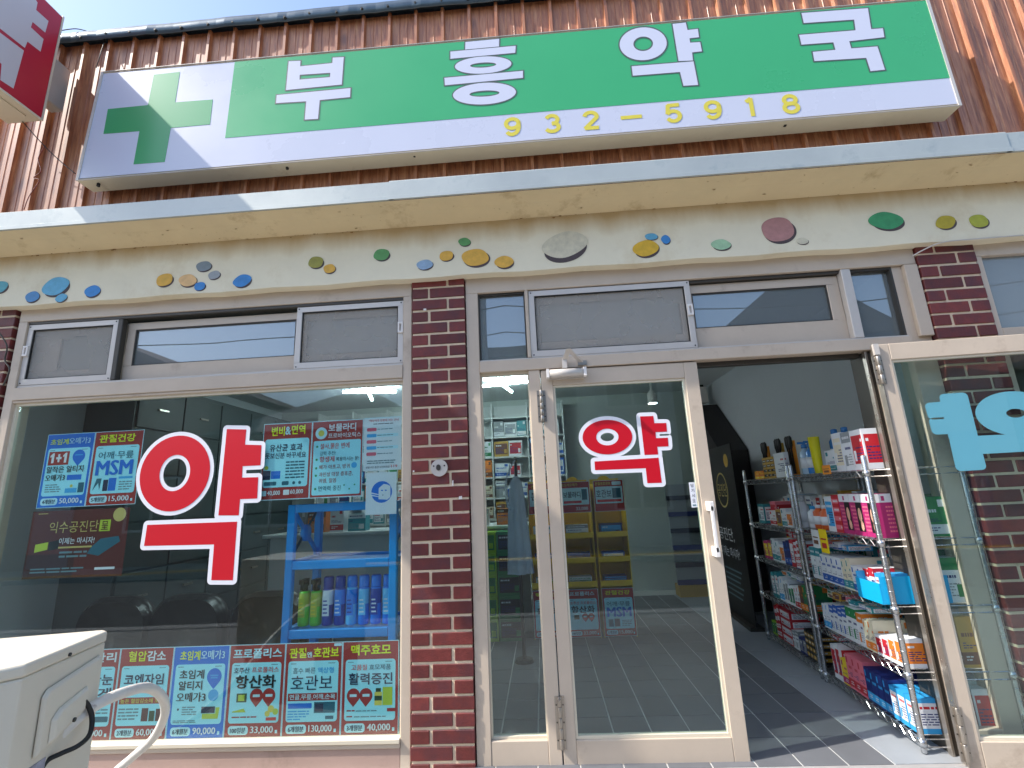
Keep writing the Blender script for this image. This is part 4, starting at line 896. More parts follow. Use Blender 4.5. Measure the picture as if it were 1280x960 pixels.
for lx in (-.68, -.12): MB().box(lx-.03, lx+.03, -D2+.0, D2, -.60-.36+.02, -.6005).build('foot', 'kerb_stone', ac)
hp = [P3(20, 985, -1.02), P3(52, 945, -1.0), P3(85, 908, -.96), P3(122, 880, -.86), P3(160, 864, -.70), P3(186, 860, -.52), P3(203, 872, -.36), P3(206, 893, -.26), P3(192, 922, -.19), P3(165, 947, -.16), P3(138, 972, -.15), P3(120, 1010, -.15)]
cable('thick white taped refrigerant hose arching from the air conditioner', hp, .0168, 'hose_tape', 'pipe_hose', None, 12)
bp = [P3(99, 870, -.96), P3(110, 882, -.93), P3(115, 898, -.92), P3(112, 918, -.94), P3(98, 932, -.98), P3(76, 942, -1.01), P3(58, 952, -1.03), P3(45, 975, -1.05)]
cable('black power cable looping out of the air conditioner cover', bp, .0065, 'rubber', 'power_cable', None, 8)
# ================================================================== inside the shop
emit_mat('tube_light', (0.85, 0.97, 1.0), 28.0); emit_mat('spot_light', (0.9, 0.95, 1.0), 8.0)
def cross_lamp(label, x, y, rz):
    t = thing('ceiling_lamp', label, 'lamp', (x, y, CZ), rz, 'crossed tube lamps')
    for a, z in ((0, -.07), (math.pi/2, -.10)):
        m = MB(); m.tube([(-.27*math.cos(a), -.27*math.sin(a), z), (.27*math.cos(a), .27*math.sin(a), z)], .014, 10); m.build('tube', 'tube_light', t)
    MB().lathe([(.05, -.06), (.06, -.001)], 0, 0, 14).build('base', 'white_chip', t)
    return t
for lb, px, py, a in (('lit cross-shaped tube lamp seen through the top right of the poster window', 462, 492, .25), ('lit cross-shaped tube lamp seen through the narrow side pane', 631, 482, -.2)):
    dx_, dz_ = ray(px, py); tt = (CAM[2]-(CZ-.09))/dz_
    cross_lamp(lb, CAM[0]+dx_*tt, CAM[1]+tt, a)
sp = thing('spot_lamp', 'white track spot lamp glowing behind the closed door leaf', 'lamp', (1.95, 3.0, CZ))
MB().lathe([(.055, -.26), (.05, -.16), (.03, -.12), (.012, -.11), (.012, -.001)], 0, 0, 14).build('shade', 'white_chip', sp); MB().lathe([(.048, -.263), (.048, -.2605)], 0, 0, 14).build('bulb', 'spot_light', sp)

# ---- black waiting chairs, backs to the window
mat('black_leather', (.012, .013, .014), .32, 0, .2, 9, .1, 40); mat('chrome', (.75, .75, .76), .18, 1.0)
def rounded_back(w, h, d):
    m = MB(); n = 9; rings = []
    pts = rrect(-w/2, w/2, 0, h, .16, 7)
    for y, s in ((0, .90), (-d*.35, 1.0), (-d*.7, 1.0), (-d, .90)): rings.append([(x*s, y, (z-h/2)*s + h/2) for x, z in pts])
    k = len(pts); vs_ = [p for r in rings for p in r]
    fs = [(i*k+j, i*k+(j+1)%k, (i+1)*k+(j+1)%k, (i+1)*k+j) for i in range(3) for j in range(k)] + [list(range(k)), [3*k+j for j in range(k)][::-1]]
    return m.add(vs_, fs, 0, True)
first = None
for lb, x in (('left black padded chair behind the window, nearest the air conditioner', -1.98), ('middle black padded chair behind the window', -1.52), ('right black padded chair behind the window, nearest the blue shelf', -1.02)):
    if first is None:
        first = t = thing('waiting_chair', lb, 'chair', (x, .62, 0), 0, 'black chairs behind the window')
        b = rounded_back(.47, .46, .12).build('backrest', 'black_leather', t); b.location = (0, .05, .20)
        s_ = rounded_back(.46, .42, .11).build('seat', 'black_leather', t); s_.rotation_euler = (-math.pi/2, 0, 0); s_.location = (0, .08, .36)
        for ax in (-.19, .19):
            for ay in (.1, .44): MB().tube([(ax, ay, 0), (ax, ay, .28)], .013, 8).build('leg', 'chrome', t)
    else:
        t = copy_tree(first); t['label'] = lb; t.location = (x, .62, 0)

# ---- blue plastic rack with spray bottles
mat('rack_blue', srgb(0, 146, 226), .4, 0, .04, 6)
xs0, xs1 = at(363, 700, .13)[0], at(492, 700, .13)[0]
rk = thing('plastic_rack', 'bright blue plastic rack behind the glass below the posters', 'rack', (0, 0, 0))
lv = [at(430, 631, .13)[1], at(430, 702, .13)[1], at(430, 788, .13)[1], .12]
for y in (.13, .44):
    for x in (xs0, xs1): MB().box(x-.02, x+.02, y-.018, y+.018, 0, lv[0]+.012).build('post', 'rack_blue', rk, bev=.004)
for z in lv:
    m = MB(); m.box(xs0+.021, xs1-.021, .112, .137, z-.03, z+.012); m.box(xs0+.021, xs1-.021, .433, .458, z-.03, z+.012)
    m.box(xs0-.018, xs0+.018, .149, .421, z-.03, z+.012); m.box(xs1-.018, xs1+.018, .149, .421, z-.03, z+.012); m.box(xs0+.019, xs1-.019, .138, .432, z-.012, z-.002)
    m.build('shelf', 'rack_blue', rk, bev=.003)
for x in (xs0, xs1):
    m = MB(); zc = (lv[0]+lv[1])/2; h_ = (lv[0]-lv[1])/2-.03
    for sg in (-1, 1): m.quadbox([(x-.006, .15, zc+sg*h_-.015), (x-.006, .15, zc+sg*h_+.015), (x-.006, .42, zc-sg*h_+.015), (x-.006, .42, zc-sg*h_-.015)], [(x+.006*sg, .15, zc+sg*h_-.015), (x+.006*sg, .15, zc+sg*h_+.015), (x+.006*sg, .42, zc-sg*h_+.015), (x+.006*sg, .42, zc-sg*h_-.015)])
    m.tube([(x-.01, .285, zc), (x+.01, .285, zc)], .045, 14); m.build('cross_brace', 'rack_blue', rk)
for k_, c_ in {'g1': (110, 220, 60), 'g2': (176, 190, 60), 'bk': (18, 22, 20), 'nb': (24, 60, 158), 'bb': (20, 130, 230), 'lb': (100, 196, 244), 'wl': (220, 228, 234), 'yl': (232, 206, 40)}.items(): mat('spray_'+k_, srgb(*c_), .3, coat=.4)
kinds = [('green spray bottle with black cap, left end of the blue rack', ['spray_g1', 'spray_g2', 'spray_bk']), ('green spray bottle with black cap, second from the left on the blue rack', ['spray_g1', 'spray_g2', 'spray_bk']),
         ('navy spray can with a white label, third on the blue rack', ['spray_nb', 'spray_wl', 'spray_nb']), ('navy spray can with a silver streak, fourth on the blue rack', ['spray_nb', 'spray_bb', 'spray_nb']), ('sky blue spray can with dark writing, fifth on the blue rack', ['spray_lb', 'spray_bb', 'spray_bb']),
         ('blue spray can with white stripe, sixth on the blue rack', ['spray_bb', 'spray_lb', 'spray_bb']), ('blue spray can with white stripe, seventh on the blue rack', ['spray_bb', 'spray_nb', 'spray_bb']), ('blue spray can at the right end of the blue rack', ['spray_bb', 'spray_lb', 'spray_bb'])]
n_ = len(kinds); zz = lv[2]+.0125
for i, (lb, cs) in enumerate(kinds):
    x = xs0 + .052 + i*(xs1-xs0-.10)/(n_-1); H = .235 if i > 1 else .22
    t = thing('spray_bottle', lb, 'bottle', (x, .20, zz), 0, 'spray bottles on the blue rack')
    MB().lathe([(.026, 0), (.029, .006), (.029, H*.42), (.029, H*.72), (.024, H*.76)], 0, 0, 16, [0, 0, 1, 0]).build('body', [cs[0], cs[1]], t)
    if i < 2:
        c = MB(); c.lathe([(.016, H*.76), (.014, H*.86), (.02, H*.88), (.02, H)], 0, 0, 12); c.box(-.012, .012, -.045, .02, H*.93, H*1.03); c.box(-.006, .006, -.042, -.034, H*.80, H*.93); c.build('trigger_cap', cs[2], t)
    else: MB().lathe([(.0245, H*.762), (.026, H*.78), (.026, H*.97), (.021, H)], 0, 0, 16).build('cap', cs[2], t)
    m = MB(); m.flat([(-.018, H*.2), (.018, H*.2), (.016, H*.6), (-.016, H*.6)], -.0296, 0)
    for q in range(4): m.flat([(-.014, H*(.25+.08*q)), (.010 - .004*(q % 2), H*(.25+.08*q)), (.010 - .004*(q % 2), H*(.28+.08*q)), (-.014, H*(.28+.08*q))], -.0301, 1)
    m.build('label', [cs[1], 'spray_nb' if i in (2, 4) else ('spray_yl' if i in (0, 1) else 'spray_wl')], t)

# ---- cartons: one unit mesh per look, scaled to size
CC = {'white': (222, 226, 230), 'cream': (224, 216, 190), 'blue': (38, 92, 176), 'navy': (30, 44, 110), 'sky': (52, 160, 220), 'teal': (44, 140, 150), 'green': (40, 130, 76), 'lime': (150, 200, 50), 'red': (190, 36, 48), 'magenta': (176, 40, 110), 'pink': (226, 120, 136), 'yellow': (236, 208, 40), 'orange': (226, 128, 44), 'gold': (190, 150, 60), 'black': (26, 26, 30), 'brown': (110, 66, 44), 'grey': (140, 146, 150), 'skin': (222, 176, 150)}
for k_, c_ in CC.items(): mat('carton_'+k_, srgb(*c_), .45, 0, .03, 3)
CK = list(CC); CM = ['carton_'+k_ for k_ in CK]
_cm = {}
def carton_mesh(c1, c2, style):
    "unit box; printed side is x = 0 (faces the aisle), also the y = 0 side (faces the street)"
    key = (c1, c2, style)
    if key in _cm: return _cm[key]
    m = MB(); a, b = CK.index(c1), CK.index(c2); w_ = CK.index('white'); k9 = CK.index('navy')
    m.box(.004, 1, .004, 1, 0, 1, a)
    def fig(y0, y1, z0, z1, mi, lay=0):
        e = .002 - .0015*lay
        m.add([(e, y1, z0), (e, y0, z0), (e, y0, z1), (e, y1, z1)], [(0, 1, 2, 3)], mi)
        m.add([(y0, e, z0), (y1, e, z0), (y1, e, z1), (y0, e, z1)], [(0, 1, 2, 3)], mi)
    r = random.Random(hash(c1+c2) % 1000 if False else sum(map(ord, c1+c2+style)))
    def text(y0, y1, z0, z1, n, mi, lay=1):
        st = (z1-z0)/n
        for q in range(n):
            y = y0
            while y < y1-.03:
                y2 = min(y1, y + r.uniform(.04, .14)); fig(y, y2, z0+q*st+st*.3, z0+q*st+st*.75, mi, lay); y = y2 + .025
                if r.random() < .15: break
    if style == 'band': fig(.0, 1, .06, .30, b); text(.10, .8, .55, .72, 1, b); text(.10, .85, .36, .5, 3, k9); text(.12, .6, .12, .24, 2, w_ if c2 != 'white' else k9); fig(.68, .9, .74, .92, b)
    elif style == 'top': fig(.0, 1, .72, 1, b); text(.08, .85, .78, .92, 1, w_ if c2 != 'white' else k9); text(.08, .7, .50, .64, 1, k9); text(.08, .75, .12, .44, 5, CK.index('grey')); fig(.62, .92, .12, .40, b)
    elif style == 'label': fig(.07, .93, .15, .86, b); text(.12, .85, .64, .80, 1, w_ if c2 != 'white' else CK.index('red')); text(.12, .7, .22, .58, 5, k9); fig(.70, .88, .22, .48, a, 1)
    elif style == 'photo':
        m.add([(.0025, .98, .02), (.0025, .02, .02), (.0025, .02, .80), (.0025, .98, .80)], [(0, 1, 2, 3)], CK.index('black')); fig(.0, 1, .80, 1, w_); fig(.42, .58, .84, .95, CK.index('magenta'), 1); fig(.52, 1, .0, .80, b, 0); text(.56, .94, .10, .74, 7, CK.index('pink'))
        for (yy, zz_, ry, rz_, mi_) in ((.27, .50, .15, .17, 'skin'), (.22, .24, .13, .12, 'skin')):
            m.add([(.0012, yy - ry*math.cos(t_), zz_ + rz_*math.sin(t_)) for t_ in [2*math.pi*q/12 for q in range(12)]], [list(range(12))], CK.index(mi_))
        fig(.0, 1, .0, .10, b, 1)
    elif style == 'stripe':
        for q in range(4): fig(.04, .96, .08+q*.23, .20+q*.23, b); text(.10, .8, .09+q*.23, .19+q*.23, 1, w_ if c2 != 'white' else CK.index('red'))
    _cm[key] = m.mesh('carton', CM); return _cm[key]
ORD = ['first', 'second', 'third', 'fourth', 'fifth', 'sixth', 'seventh', 'eighth', 'ninth', 'tenth', 'eleventh', 'twelfth', 'thirteenth', 'fourteenth', 'fifteenth', 'sixteenth', 'seventeenth', 'eighteenth', 'nineteenth', 'twentieth', 'twenty-first', 'twenty-second', 'twenty-third', 'twenty-fourth']
def carton(label, group, loc, size, c1, c2, style, rz=0.0, tilt=0.0, parent_m=None):
    o = link('carton', carton_mesh(c1, c2, style)); o.location = loc; o.scale = size; o.rotation_euler = (0, tilt, rz)
    return tag(o, label, 'box', group)

# ---- chrome wire racks along the right wall
mat('chrome_wire', srgb(190, 192, 194), .25, .9, .1, 20)
RL, RD = .80, .42
RROT = math.radians(-3.0)
def wire_rack(label, x, y, levels, posth):
    t = thing('wire_rack', label, 'rack', (x, y, 0), RROT, 'chrome wire racks along the right wall')
    for px_ in (0, RD):
        for py_ in (0, RL):
            m = MB(); m.lathe([(.004, .0), (.012, .004), (.012, .03), (.0085, .035), (.0125, .05), (.0125, posth-.01), (.009, posth)], px_, py_, 10)
            for z in [k*.05+.1 for k in range(int((posth-.15)/.05))]: m.lathe([(.0131, z), (.0131, z+.004)], px_, py_, 10)
            m.build('post', 'chrome_wire', t)
    for z in levels:
        m = MB()
        for xx in (0, RD):
            for dz in (0, -.03): m.tube([(xx, .012, z+dz), (xx, RL-.012, z+dz)], .0028, 5)
            zg = [(xx, .02+q*(RL-.04)/24, z - (.03 if q % 2 else 0)) for q in range(25)]; m.tube(zg, .0018, 4)
        for yy in (0, RL):
            for dz in (0, -.03): m.tube([(.012, yy, z+dz), (RD-.012, yy, z+dz)], .0028, 5)
        for q in range(17): m.tube([(0, .03+q*(RL-.06)/16, z+.004), (RD, .03+q*(RL-.06)/16, z+.004)], .0018, 4)
        for px_ in (0, RD):
            for py_ in (0, RL): m.lathe([(.0165, z-.028), (.0165, z+.002)], px_, py_, 10)
        m.build('shelf', 'chrome_wire', t)
    return t
NB = (2.225, .05); FB = (NB[0] - math.sin(RROT)*(RL+.05), NB[1] + math.cos(RROT)*(RL+.05))
LVN = [1.20, .875, .585, .315, .055]; LVF = [1.19, .86, .61, .345, .055]
wire_rack('near chrome wire rack by the open doorway', NB[0], NB[1], LVN, 1.275)
wire_rack('far chrome wire rack beyond the first one', FB[0], FB[1], LVF, 1.275)
def put(rack, lx, ly, lz):
    o_ = NB if rack == 'near' else FB; c, s = math.cos(RROT), math.sin(RROT)
    return (o_[0] + lx*c - ly*s, o_[1] + lx*s + ly*c, lz)
LN = ['top', 'second', 'third', 'fourth', 'bottom']
cnt = {}
def shelf_row(rack, li, items, front=.02, y0=.02):
    "items from the doorway inwards: (c1, c2, style, width along the shelf, height, depth[, extra setback])"
    z = (LVN if rack == 'near' else LVF)[li] + .0065; y = y0
    thin = []
    for it in items:                       # wide fronts are two packs side by side
        if li >= 2 and it[3] > .075 and len(it) < 7: thin += [it[:3] + (it[3]/2, it[4]*f_) + it[5:] for f_ in (1.0, .93)]
        else: thin.append(it)
    items = thin
    for it in items:
        c1, c2, st, w, h, d = it[:6]; sb = it[6] if len(it) > 6 else 0
        k_ = (rack, li, sb >= .12); cnt[k_] = cnt.get(k_, 0) + 1
        nm = {'label': '%s carton with a %s label', 'band': '%s carton with a %s band', 'top': '%s carton with a %s top', 'photo': '%s hair dye carton with a %s face panel', 'stripe': '%s carton with %s stripes'}[st] % (c1, c2)
        back = '' if sb < .12 else ', back row'
        carton('%s, %s item on %s shelf, %s rack%s' % (nm, ORD[cnt[k_]-1], LN[li], rack, back), 'cartons on the wire racks', put(rack, front+sb, y, z), (d, w-.003, h), c1, c2, st, RROT + random.uniform(-.03, .03))
        if sb < .12: y += w
# near rack
shelf_row('near', 0, [('white', 'red', 'label', .11, .20, .12), ('white', 'grey', 'top', .085, .20, .10), ('white', 'cream', 'label', .085, .205, .10), ('white', 'teal', 'band', .11, .12, .12)], .03, .03)
shelf_row('near', 1, [('magenta', 'magenta', 'photo', .105, .205, .09), ('magenta', 'magenta', 'photo', .105, .205, .09), ('magenta', 'magenta', 'photo', .105, .205, .09), ('red', 'pink', 'stripe', .07, .20, .09), ('white', 'sky', 'label', .085, .19, .09)], .02, .03)
shelf_row('near', 2, [('sky', 'white', 'label', .10, .13, .20), ('white', 'red', 'top', .09, .14, .16)] + [('white', 'blue', 'band', .055, .13, .16)]*2 + [('cream', 'teal', 'band', .09, .16, .2)] + [('white', 'blue', 'band', .055, .15, .18)]*4 + [('white', 'teal', 'top', .06, .18, .2)]*2, .01, .03)
shelf_row('near', 3, [('white', 'orange', 'label', .10, .12, .22), ('white', 'red', 'label', .10, .10, .22), ('cream', 'orange', 'band', .09, .15, .22), ('white', 'orange', 'top', .05, .16, .2), ('white', 'green', 'top', .05, .17, .2), ('white', 'green', 'top', .05, .17, .2), ('white', 'blue', 'top', .09, .15, .2), ('white', 'blue', 'top', .09, .15, .2), ('white', 'sky', 'band', .08, .14, .2)], .01, .03)
shelf_row('near', 4, [('sky', 'white', 'label', .055, .14, .20)]*3 + [('navy', 'sky', 'band', .05, .155, .2)]*4 + [('pink', 'red', 'band', .055, .17, .2)]*3 + [('yellow', 'magenta', 'band', .06, .13, .18), ('white', 'red', 'label', .09, .19, .2)], .01, .03)
rb = random.Random(77)
BP = [('white', 'blue'), ('white', 'sky'), ('white', 'red'), ('white', 'green'), ('white', 'teal'), ('cream', 'brown'), ('navy', 'sky'), ('white', 'orange'), ('sky', 'white'), ('red', 'white'), ('green', 'white'), ('yellow', 'red'), ('white', 'grey'), ('pink', 'white'), ('gold', 'brown'), ('teal', 'white')]
def back_row(rack, li, setback, hmin, hmax):
    y = .03
    while y < RL-.07:
        w = rb.uniform(.04, .085); c1, c2 = rb.choice(BP)
        shelf_row(rack, li, [(c1, c2, rb.choice(('band', 'top', 'label')), w, rb.uniform(hmin, hmax), .12, setback)], .02, y); y += w
def on_top(rack, li, z, n, y0, y1, lx=.03):
    "small cartons laid flat on the front row"
    for q in range(n):
        c1, c2 = rb.choice(BP); ly = y0 + (y1-y0)*(q+.1)/n
        carton('small %s carton with %s print lying %s on the pile, %s shelf, %s rack' % (c1, c2, ORD[q], LN[li], rack), 'cartons on the wire racks', put(rack, lx+rb.uniform(0, .03), ly, z), (.13, (y1-y0)/n*.85, rb.uniform(.018, .04)), c1, c2, rb.choice(('band', 'label')), RROT + rb.uniform(-.12, .12))
back_row('near', 1, .20, .17, .22); back_row('near', 2, .21, .17, .225); back_row('near', 3, .24, .18, .215); back_row('near', 4, .24, .16, .205)
back_row('far', 1, .20, .14, .21); back_row('far', 2, .21, .17, .21); back_row('far', 3, .20, .15, .22); back_row('far', 4, .24, .17, .24)
on_top('near', 2, LVN[2]+.0065+.185, 5, .42, .74, .05); on_top('near', 3, LVN[3]+.0065+.175, 7, .25, .75); on_top('near', 4, LVN[4]+.0065+.195, 2, .66, .78); on_top('far', 2, LVF[2]+.0065+.175, 3, .05, .3); on_top('far', 3, LVF[3]+.0065+.165, 5, .05, .5)
# far rack
shelf_row('far', 0, [('white', 'white', 'label', .17, .165, .03)], .01, .04)
shelf_row('far', 0, [('gold', 'black', 'stripe', .07, .15, .1)]*3 + [('orange', 'yellow', 'band', .09, .06, .1)]*2, .02, .24)
shelf_row('far', 1, [('white', 'orange', 'label', .08, .10, .12), ('white', 'teal', 'band', .09, .12, .12), ('gold', 'brown', 'label', .09, .11, .12), ('white', 'red', 'band', .10, .10, .14), ('pink', 'red', 'label', .10, .16, .12, .05), ('teal', 'white', 'label', .12, .14, .14)], .02, .1)
shelf_row('far', 2, [('white', 'red', 'stripe', .09, .17, .18), ('red', 'white', 'label', .06, .17, .18), ('navy', 'blue', 'band', .10, .16, .18), ('white', 'orange', 'label', .07, .12, .18), ('white', 'teal', 'band', .07, .14, .18), ('white', 'teal', 'band', .07, .15, .18), ('magenta', 'yellow', 'label', .14, .13, .1)], .01, .04)
shelf_row('far', 3, [('green', 'orange', 'band', .05, .16, .15), ('brown', 'orange', 'band', .05, .15, .15), ('white', 'red', 'band', .08, .14, .18), ('white', 'green', 'label', .08, .13, .16), ('white', 'grey', 'label', .08, .15, .18), ('white', 'sky', 'band', .08, .16, .18), ('teal', 'white', 'label', .12, .18, .16)], .01, .06)
for q in range(4): 
    carton('red carton with white lettering, %s from the floor in the stack on the far rack' % ORD[q], 'red cartons stacked on the far rack', put('far', .02, .40, LVF[4]+.0065+q*.055), (.2, .17, .052), 'red', 'white', 'label', RROT)
shelf_row('far', 4, [('black', 'gold', 'stripe', .04, .17, .15)]*4 + [('navy', 'grey', 'label', .10, .10, .2), ('white', 'grey', 'top', .10, .12, .2)], .02, .05)
shelf_row('far', 4, [('red', 'white', 'stripe', .08, .23, .2), ('lime', 'green', 'label', .09, .10, .15)], .02, .58)
# bottles, jars and cards on the racks
mat('bottle_blue', srgb(60, 130, 200), .15, coat=.4); mat('bottle_clear', srgb(170, 200, 220), .15, coat=.4); mat('bottle_yellow', srgb(222, 214, 30), .25, coat=.4); mat('jar_orange', srgb(214, 96, 40), .35); mat('bag_green', srgb(90, 150, 110), .4, 0, .5, 20)
def bottle(label, rack, li, lx, ly, r, h, body, cap, pump=False, cone=False):
    z = (LVN if rack == 'near' else LVF)[li] + .0065
    t = thing('product_bottle', label, 'bottle', put(rack, lx, ly, z), RROT, 'bottles on the wire racks')
    if cone: MB().lathe([(r*.8, 0), (r*.85, h*.18), (r*.9, h*.2), (r*1.1, h*.98), (r*1.1, h)], 0, 0, 14).build('body', body, t)
    else:
        MB().lathe([(r*.92, 0), (r, .006), (r, h*.66), (r*.5, h*.76), (r*.42, h*.8)], 0, 0, 14).build('body', body, t)
        MB().lathe([(r*.5, h*.802), (r*.5, h*.92), (r*.3, h*.93)], 0, 0, 12).build('cap', cap, t)
        if pump: MB().box(-r*1.1, r*.3, -.006, .006, h*.935, h).build('pump', cap, t)
        m = MB(); m.lathe([(r*1.01, h*.18), (r*1.01, h*.5)], 0, 0, 14); m.build('label', 'carton_white', t)
    return t
bottle('clear blue pump bottle on the top shelf of the near wire rack', 'near', 0, .06, .70, .033, .20, 'bottle_clear', 'bottle_blue', True)
bottle('blue pump bottle beside the yellow tube on the top shelf', 'near', 0, .06, .625, .030, .20, 'bottle_blue', 'bottle_blue', True)
bottle('yellow upright tube on the top shelf of the near wire rack', 'near', 0, .05, .545, .028, .215, 'bottle_yellow', 'bottle_yellow', False, True)
bottle('tall blue bottle behind the yellow tube', 'near', 0, .15, .50, .035, .27, 'bottle_blue', 'bottle_blue')
bottle('pale blue ribbed bottle behind the yellow tube', 'near', 0, .16, .41, .035, .27, 'bottle_clear', 'bottle_blue')
bottle('orange lidded jar on the second shelf of the near wire rack, nearer the doorway', 'near', 1, .05, .56, .032, .15, 'jar_orange', 'carton_white')
bottle('orange lidded jar on the second shelf of the near wire rack, farther in', 'near', 1, .05, .64, .032, .15, 'jar_orange', 'carton_white')
bottle('white spray bottle on the second shelf of the far wire rack', 'far', 1, .08, .06, .035, .21, 'carton_white', 'carton_white', True)
bottle('white capped jar on the second shelf of the near wire rack', 'near', 1, .06, .73, .032, .14, 'carton_white', 'carton_sky')
b = thing('snack_bag', 'green and white pouch standing at the top of the near wire rack', 'bag', put('near', .20, .10, LVN[0]+.0065), RROT)
MB().quadbox([(0, 0, 0), (0, .15, 0), (.07, .15, 0), (.07, 0, 0)], [(.02, .015, .33), (.02, .125, .34), (.035, .125, .34), (.035, .015, .33)]).build('pouch', 'bag_green', b, bev=.01, seg=2); MB().box(.004, .012, .03, .12, .22, .29).build('label', 'carton_white', b)
mat('card_yellow', srgb(244, 214, 20), .5); mat('card_orange', srgb(236, 150, 40), .5); mat('tray_cyan', srgb(20, 170, 226), .35)
def card(label, rack, lx, ly, z, w, h, m_, stripe):
    t = thing('price_card', label, 'card', put(rack, lx, ly, z), RROT, 'price cards on the wire racks')
    MB().box(0, .002, 0, w, 0, h).build('sheet', m_, t); k_ = MB(); k_.box(-.0008, -.0002, w*.2, w*.8, h*.2, h*.42); k_.box(-.0008, -.0002, w*.15, w*.85, h*.55, h*.62); k_.build('print', stripe, t)
card('yellow price card hanging from the second shelf of the near wire rack', 'near', -.012, .47, LVN[1]-.115, .085, .13, 'card_yellow', 'carton_red')
card('small picture card beside the yellow price card', 'near', -.010, .565, LVN[1]-.095, .085, .10, 'carton_white', 'carton_brown')
card('orange card clipped to the top shelf of the near wire rack', 'near', -.010, .30, LVN[0]-.005, .085, .05, 'card_orange', 'carton_brown')
tr = thing('display_tray', 'bright cyan plastic tray at the doorway end of the third shelf', 'tray', put('near', -.035, .02, LVN[2]+.0065), RROT)
MB().box(0, .30, 0, .19, 0, .006).build('base', 'tray_cyan', tr); MB().box(0, .005, 0, .19, .0065, .09).build('front', 'tray_cyan', tr); MB().box(.006, .30, 0, .005, .0065, .12).build('side', 'tray_cyan', tr); MB().box(.006, .30, .185, .19, .0065, .12).build('side', 'tray_cyan', tr)
hk = [('brush display with gold card at the left of the top shelf', .60, 'card_orange'), ('set of three wooden brushes on the top shelf of the far wire rack', .34, 'carton_gold'), ('orange hanging card above the white panel on the top shelf', .16, 'card_orange')]
for lb, ly, m_ in hk:
    t = thing('brush_card', lb, 'card', put('far', .14, ly, LVF[0]+.0065), RROT, 'brush cards at the back of the top shelf')
    MB().box(0, .01, 0, .10, 0, .25).build('sheet', m_, t)
    for q in (.02, .05, .08): MB().lathe([(.008, .02), (.006, .19), (.013, .22), (.013, .27), (.004, .285)], -.012, q, 8).build('brush', 'carton_black', t)

# ---- banner, dark cabinet and wall unit at the back right
mat('banner_black', srgb(22, 20, 22), .4); 
ba, bb_ = Vector((2.36, 2.70, 0)), Vector((2.315, 1.92, 0)); dd = (bb_-ba); ang = math.atan2(dd.y, dd.x)
bn = thing('black_banner', 'tall black banner with a gold seal beside the wire racks', 'banner', ba, ang); wB = dd.length
MB().box(0, wB, 0, .01, .03, 1.52).build('sheet', 'banner_black', bn); MB().box(-.01, wB+.01, -.05, .06, 0, .029).build('foot', 'frame_dark', bn)
MB().flat(ellipse(wB*.5, 1.12, .16, .16), -.001, 0, [ellipse(wB*.5, 1.12, .145, .145)]).build('seal_ring', 'print_gold', bn); MB().flat(ellipse(wB*.78, 1.38, .06, .06), -.001, 0).build('gold_medal', 'carton_gold', bn)
for nm_, s__, u0_, u1_, v0_, v1_, m__ in (('seal_lettering', '공진단', .33, .67, 1.06, 1.18, 'print_gold'), ('title', '공진단,', .15, .7, .66, .78, 'print_white'), ('slogan', '이제는 마시자!', .15, .8, .52, .61, 'print_white')):
    m = MB(); put_text(m, s__, wB*u0_, wB*u1_, v0_, v1_, -.0012, 0, .0); m.build(nm_, m__, bn)
for q in range(6): MB().flat([(wB*.2, .18+q*.045), (wB*(.7+.04*(q % 3)), .18+q*.045), (wB*(.7+.04*(q % 3)), .195+q*.045), (wB*.2, .195+q*.045)], -.001, 0).build('text_line', 'print_grey', bn)
mat('cab_dark', srgb(38, 34, 34), .5, 0, .2, 6)
cb = thing('dark_cabinet', 'dark sloping display unit against the right wall behind the banner', 'cabinet', (0, 0, 0))
MB().quadbox([(2.45, 2.55, 0), (2.45, 3.45, 0), (2.45, 3.45, 2.08), (2.45, 3.2, 2.08), (2.45, 2.55, 1.5)], [(2.73, 2.55, 0), (2.73, 3.45, 0), (2.73, 3.45, 2.08), (2.73, 3.2, 2.08), (2.73, 2.55, 1.5)]).build('case', 'cab_dark', cb)
for z in (1.45, 1.7, 1.92): MB().box(2.435, 2.449, 2.75 + (z-1.45)*.8, 3.44, z, z+.03).build('rail', 'print_gold', cb)
fan = thing('wall_speaker', 'white wall box with a black cord in the ceiling corner', 'box', (2.60, 3.35, 2.12))
MB().box(-.05, .08, -.06, .05, 0, .20).build('case', 'white_chip', fan, bev=.02, seg=3); MB().box(-.07, .04, -.05, -.035, .2005, .225).build('cord', 'rubber', fan)

# ---- grey shelf unit on the back wall, seen through the door
su = thing('leaflet_unit', 'grey tiered leaflet unit seen through the right of the closed door', 'shelf', (2.08, 3.32, 0))
mat('unit_grey', srgb(150, 156, 160), .5); mat('unit_dark', srgb(40, 44, 60), .5)
for q in range(6):
    MB().box(0, .36, .02*q, .02*q+.02, .12+q*.18, .30+q*.18-.001).build('panel', 'unit_grey', su); MB().box(0, .36, .02*q-.03, .02*q-.001, .12+q*.18, .17+q*.18).build('lip', 'unit_dark' if q % 2 else 'carton_navy', su)
MB().box(0, .36, -.05, .13, 0, .119).build('plinth', 'carton_gold', su)

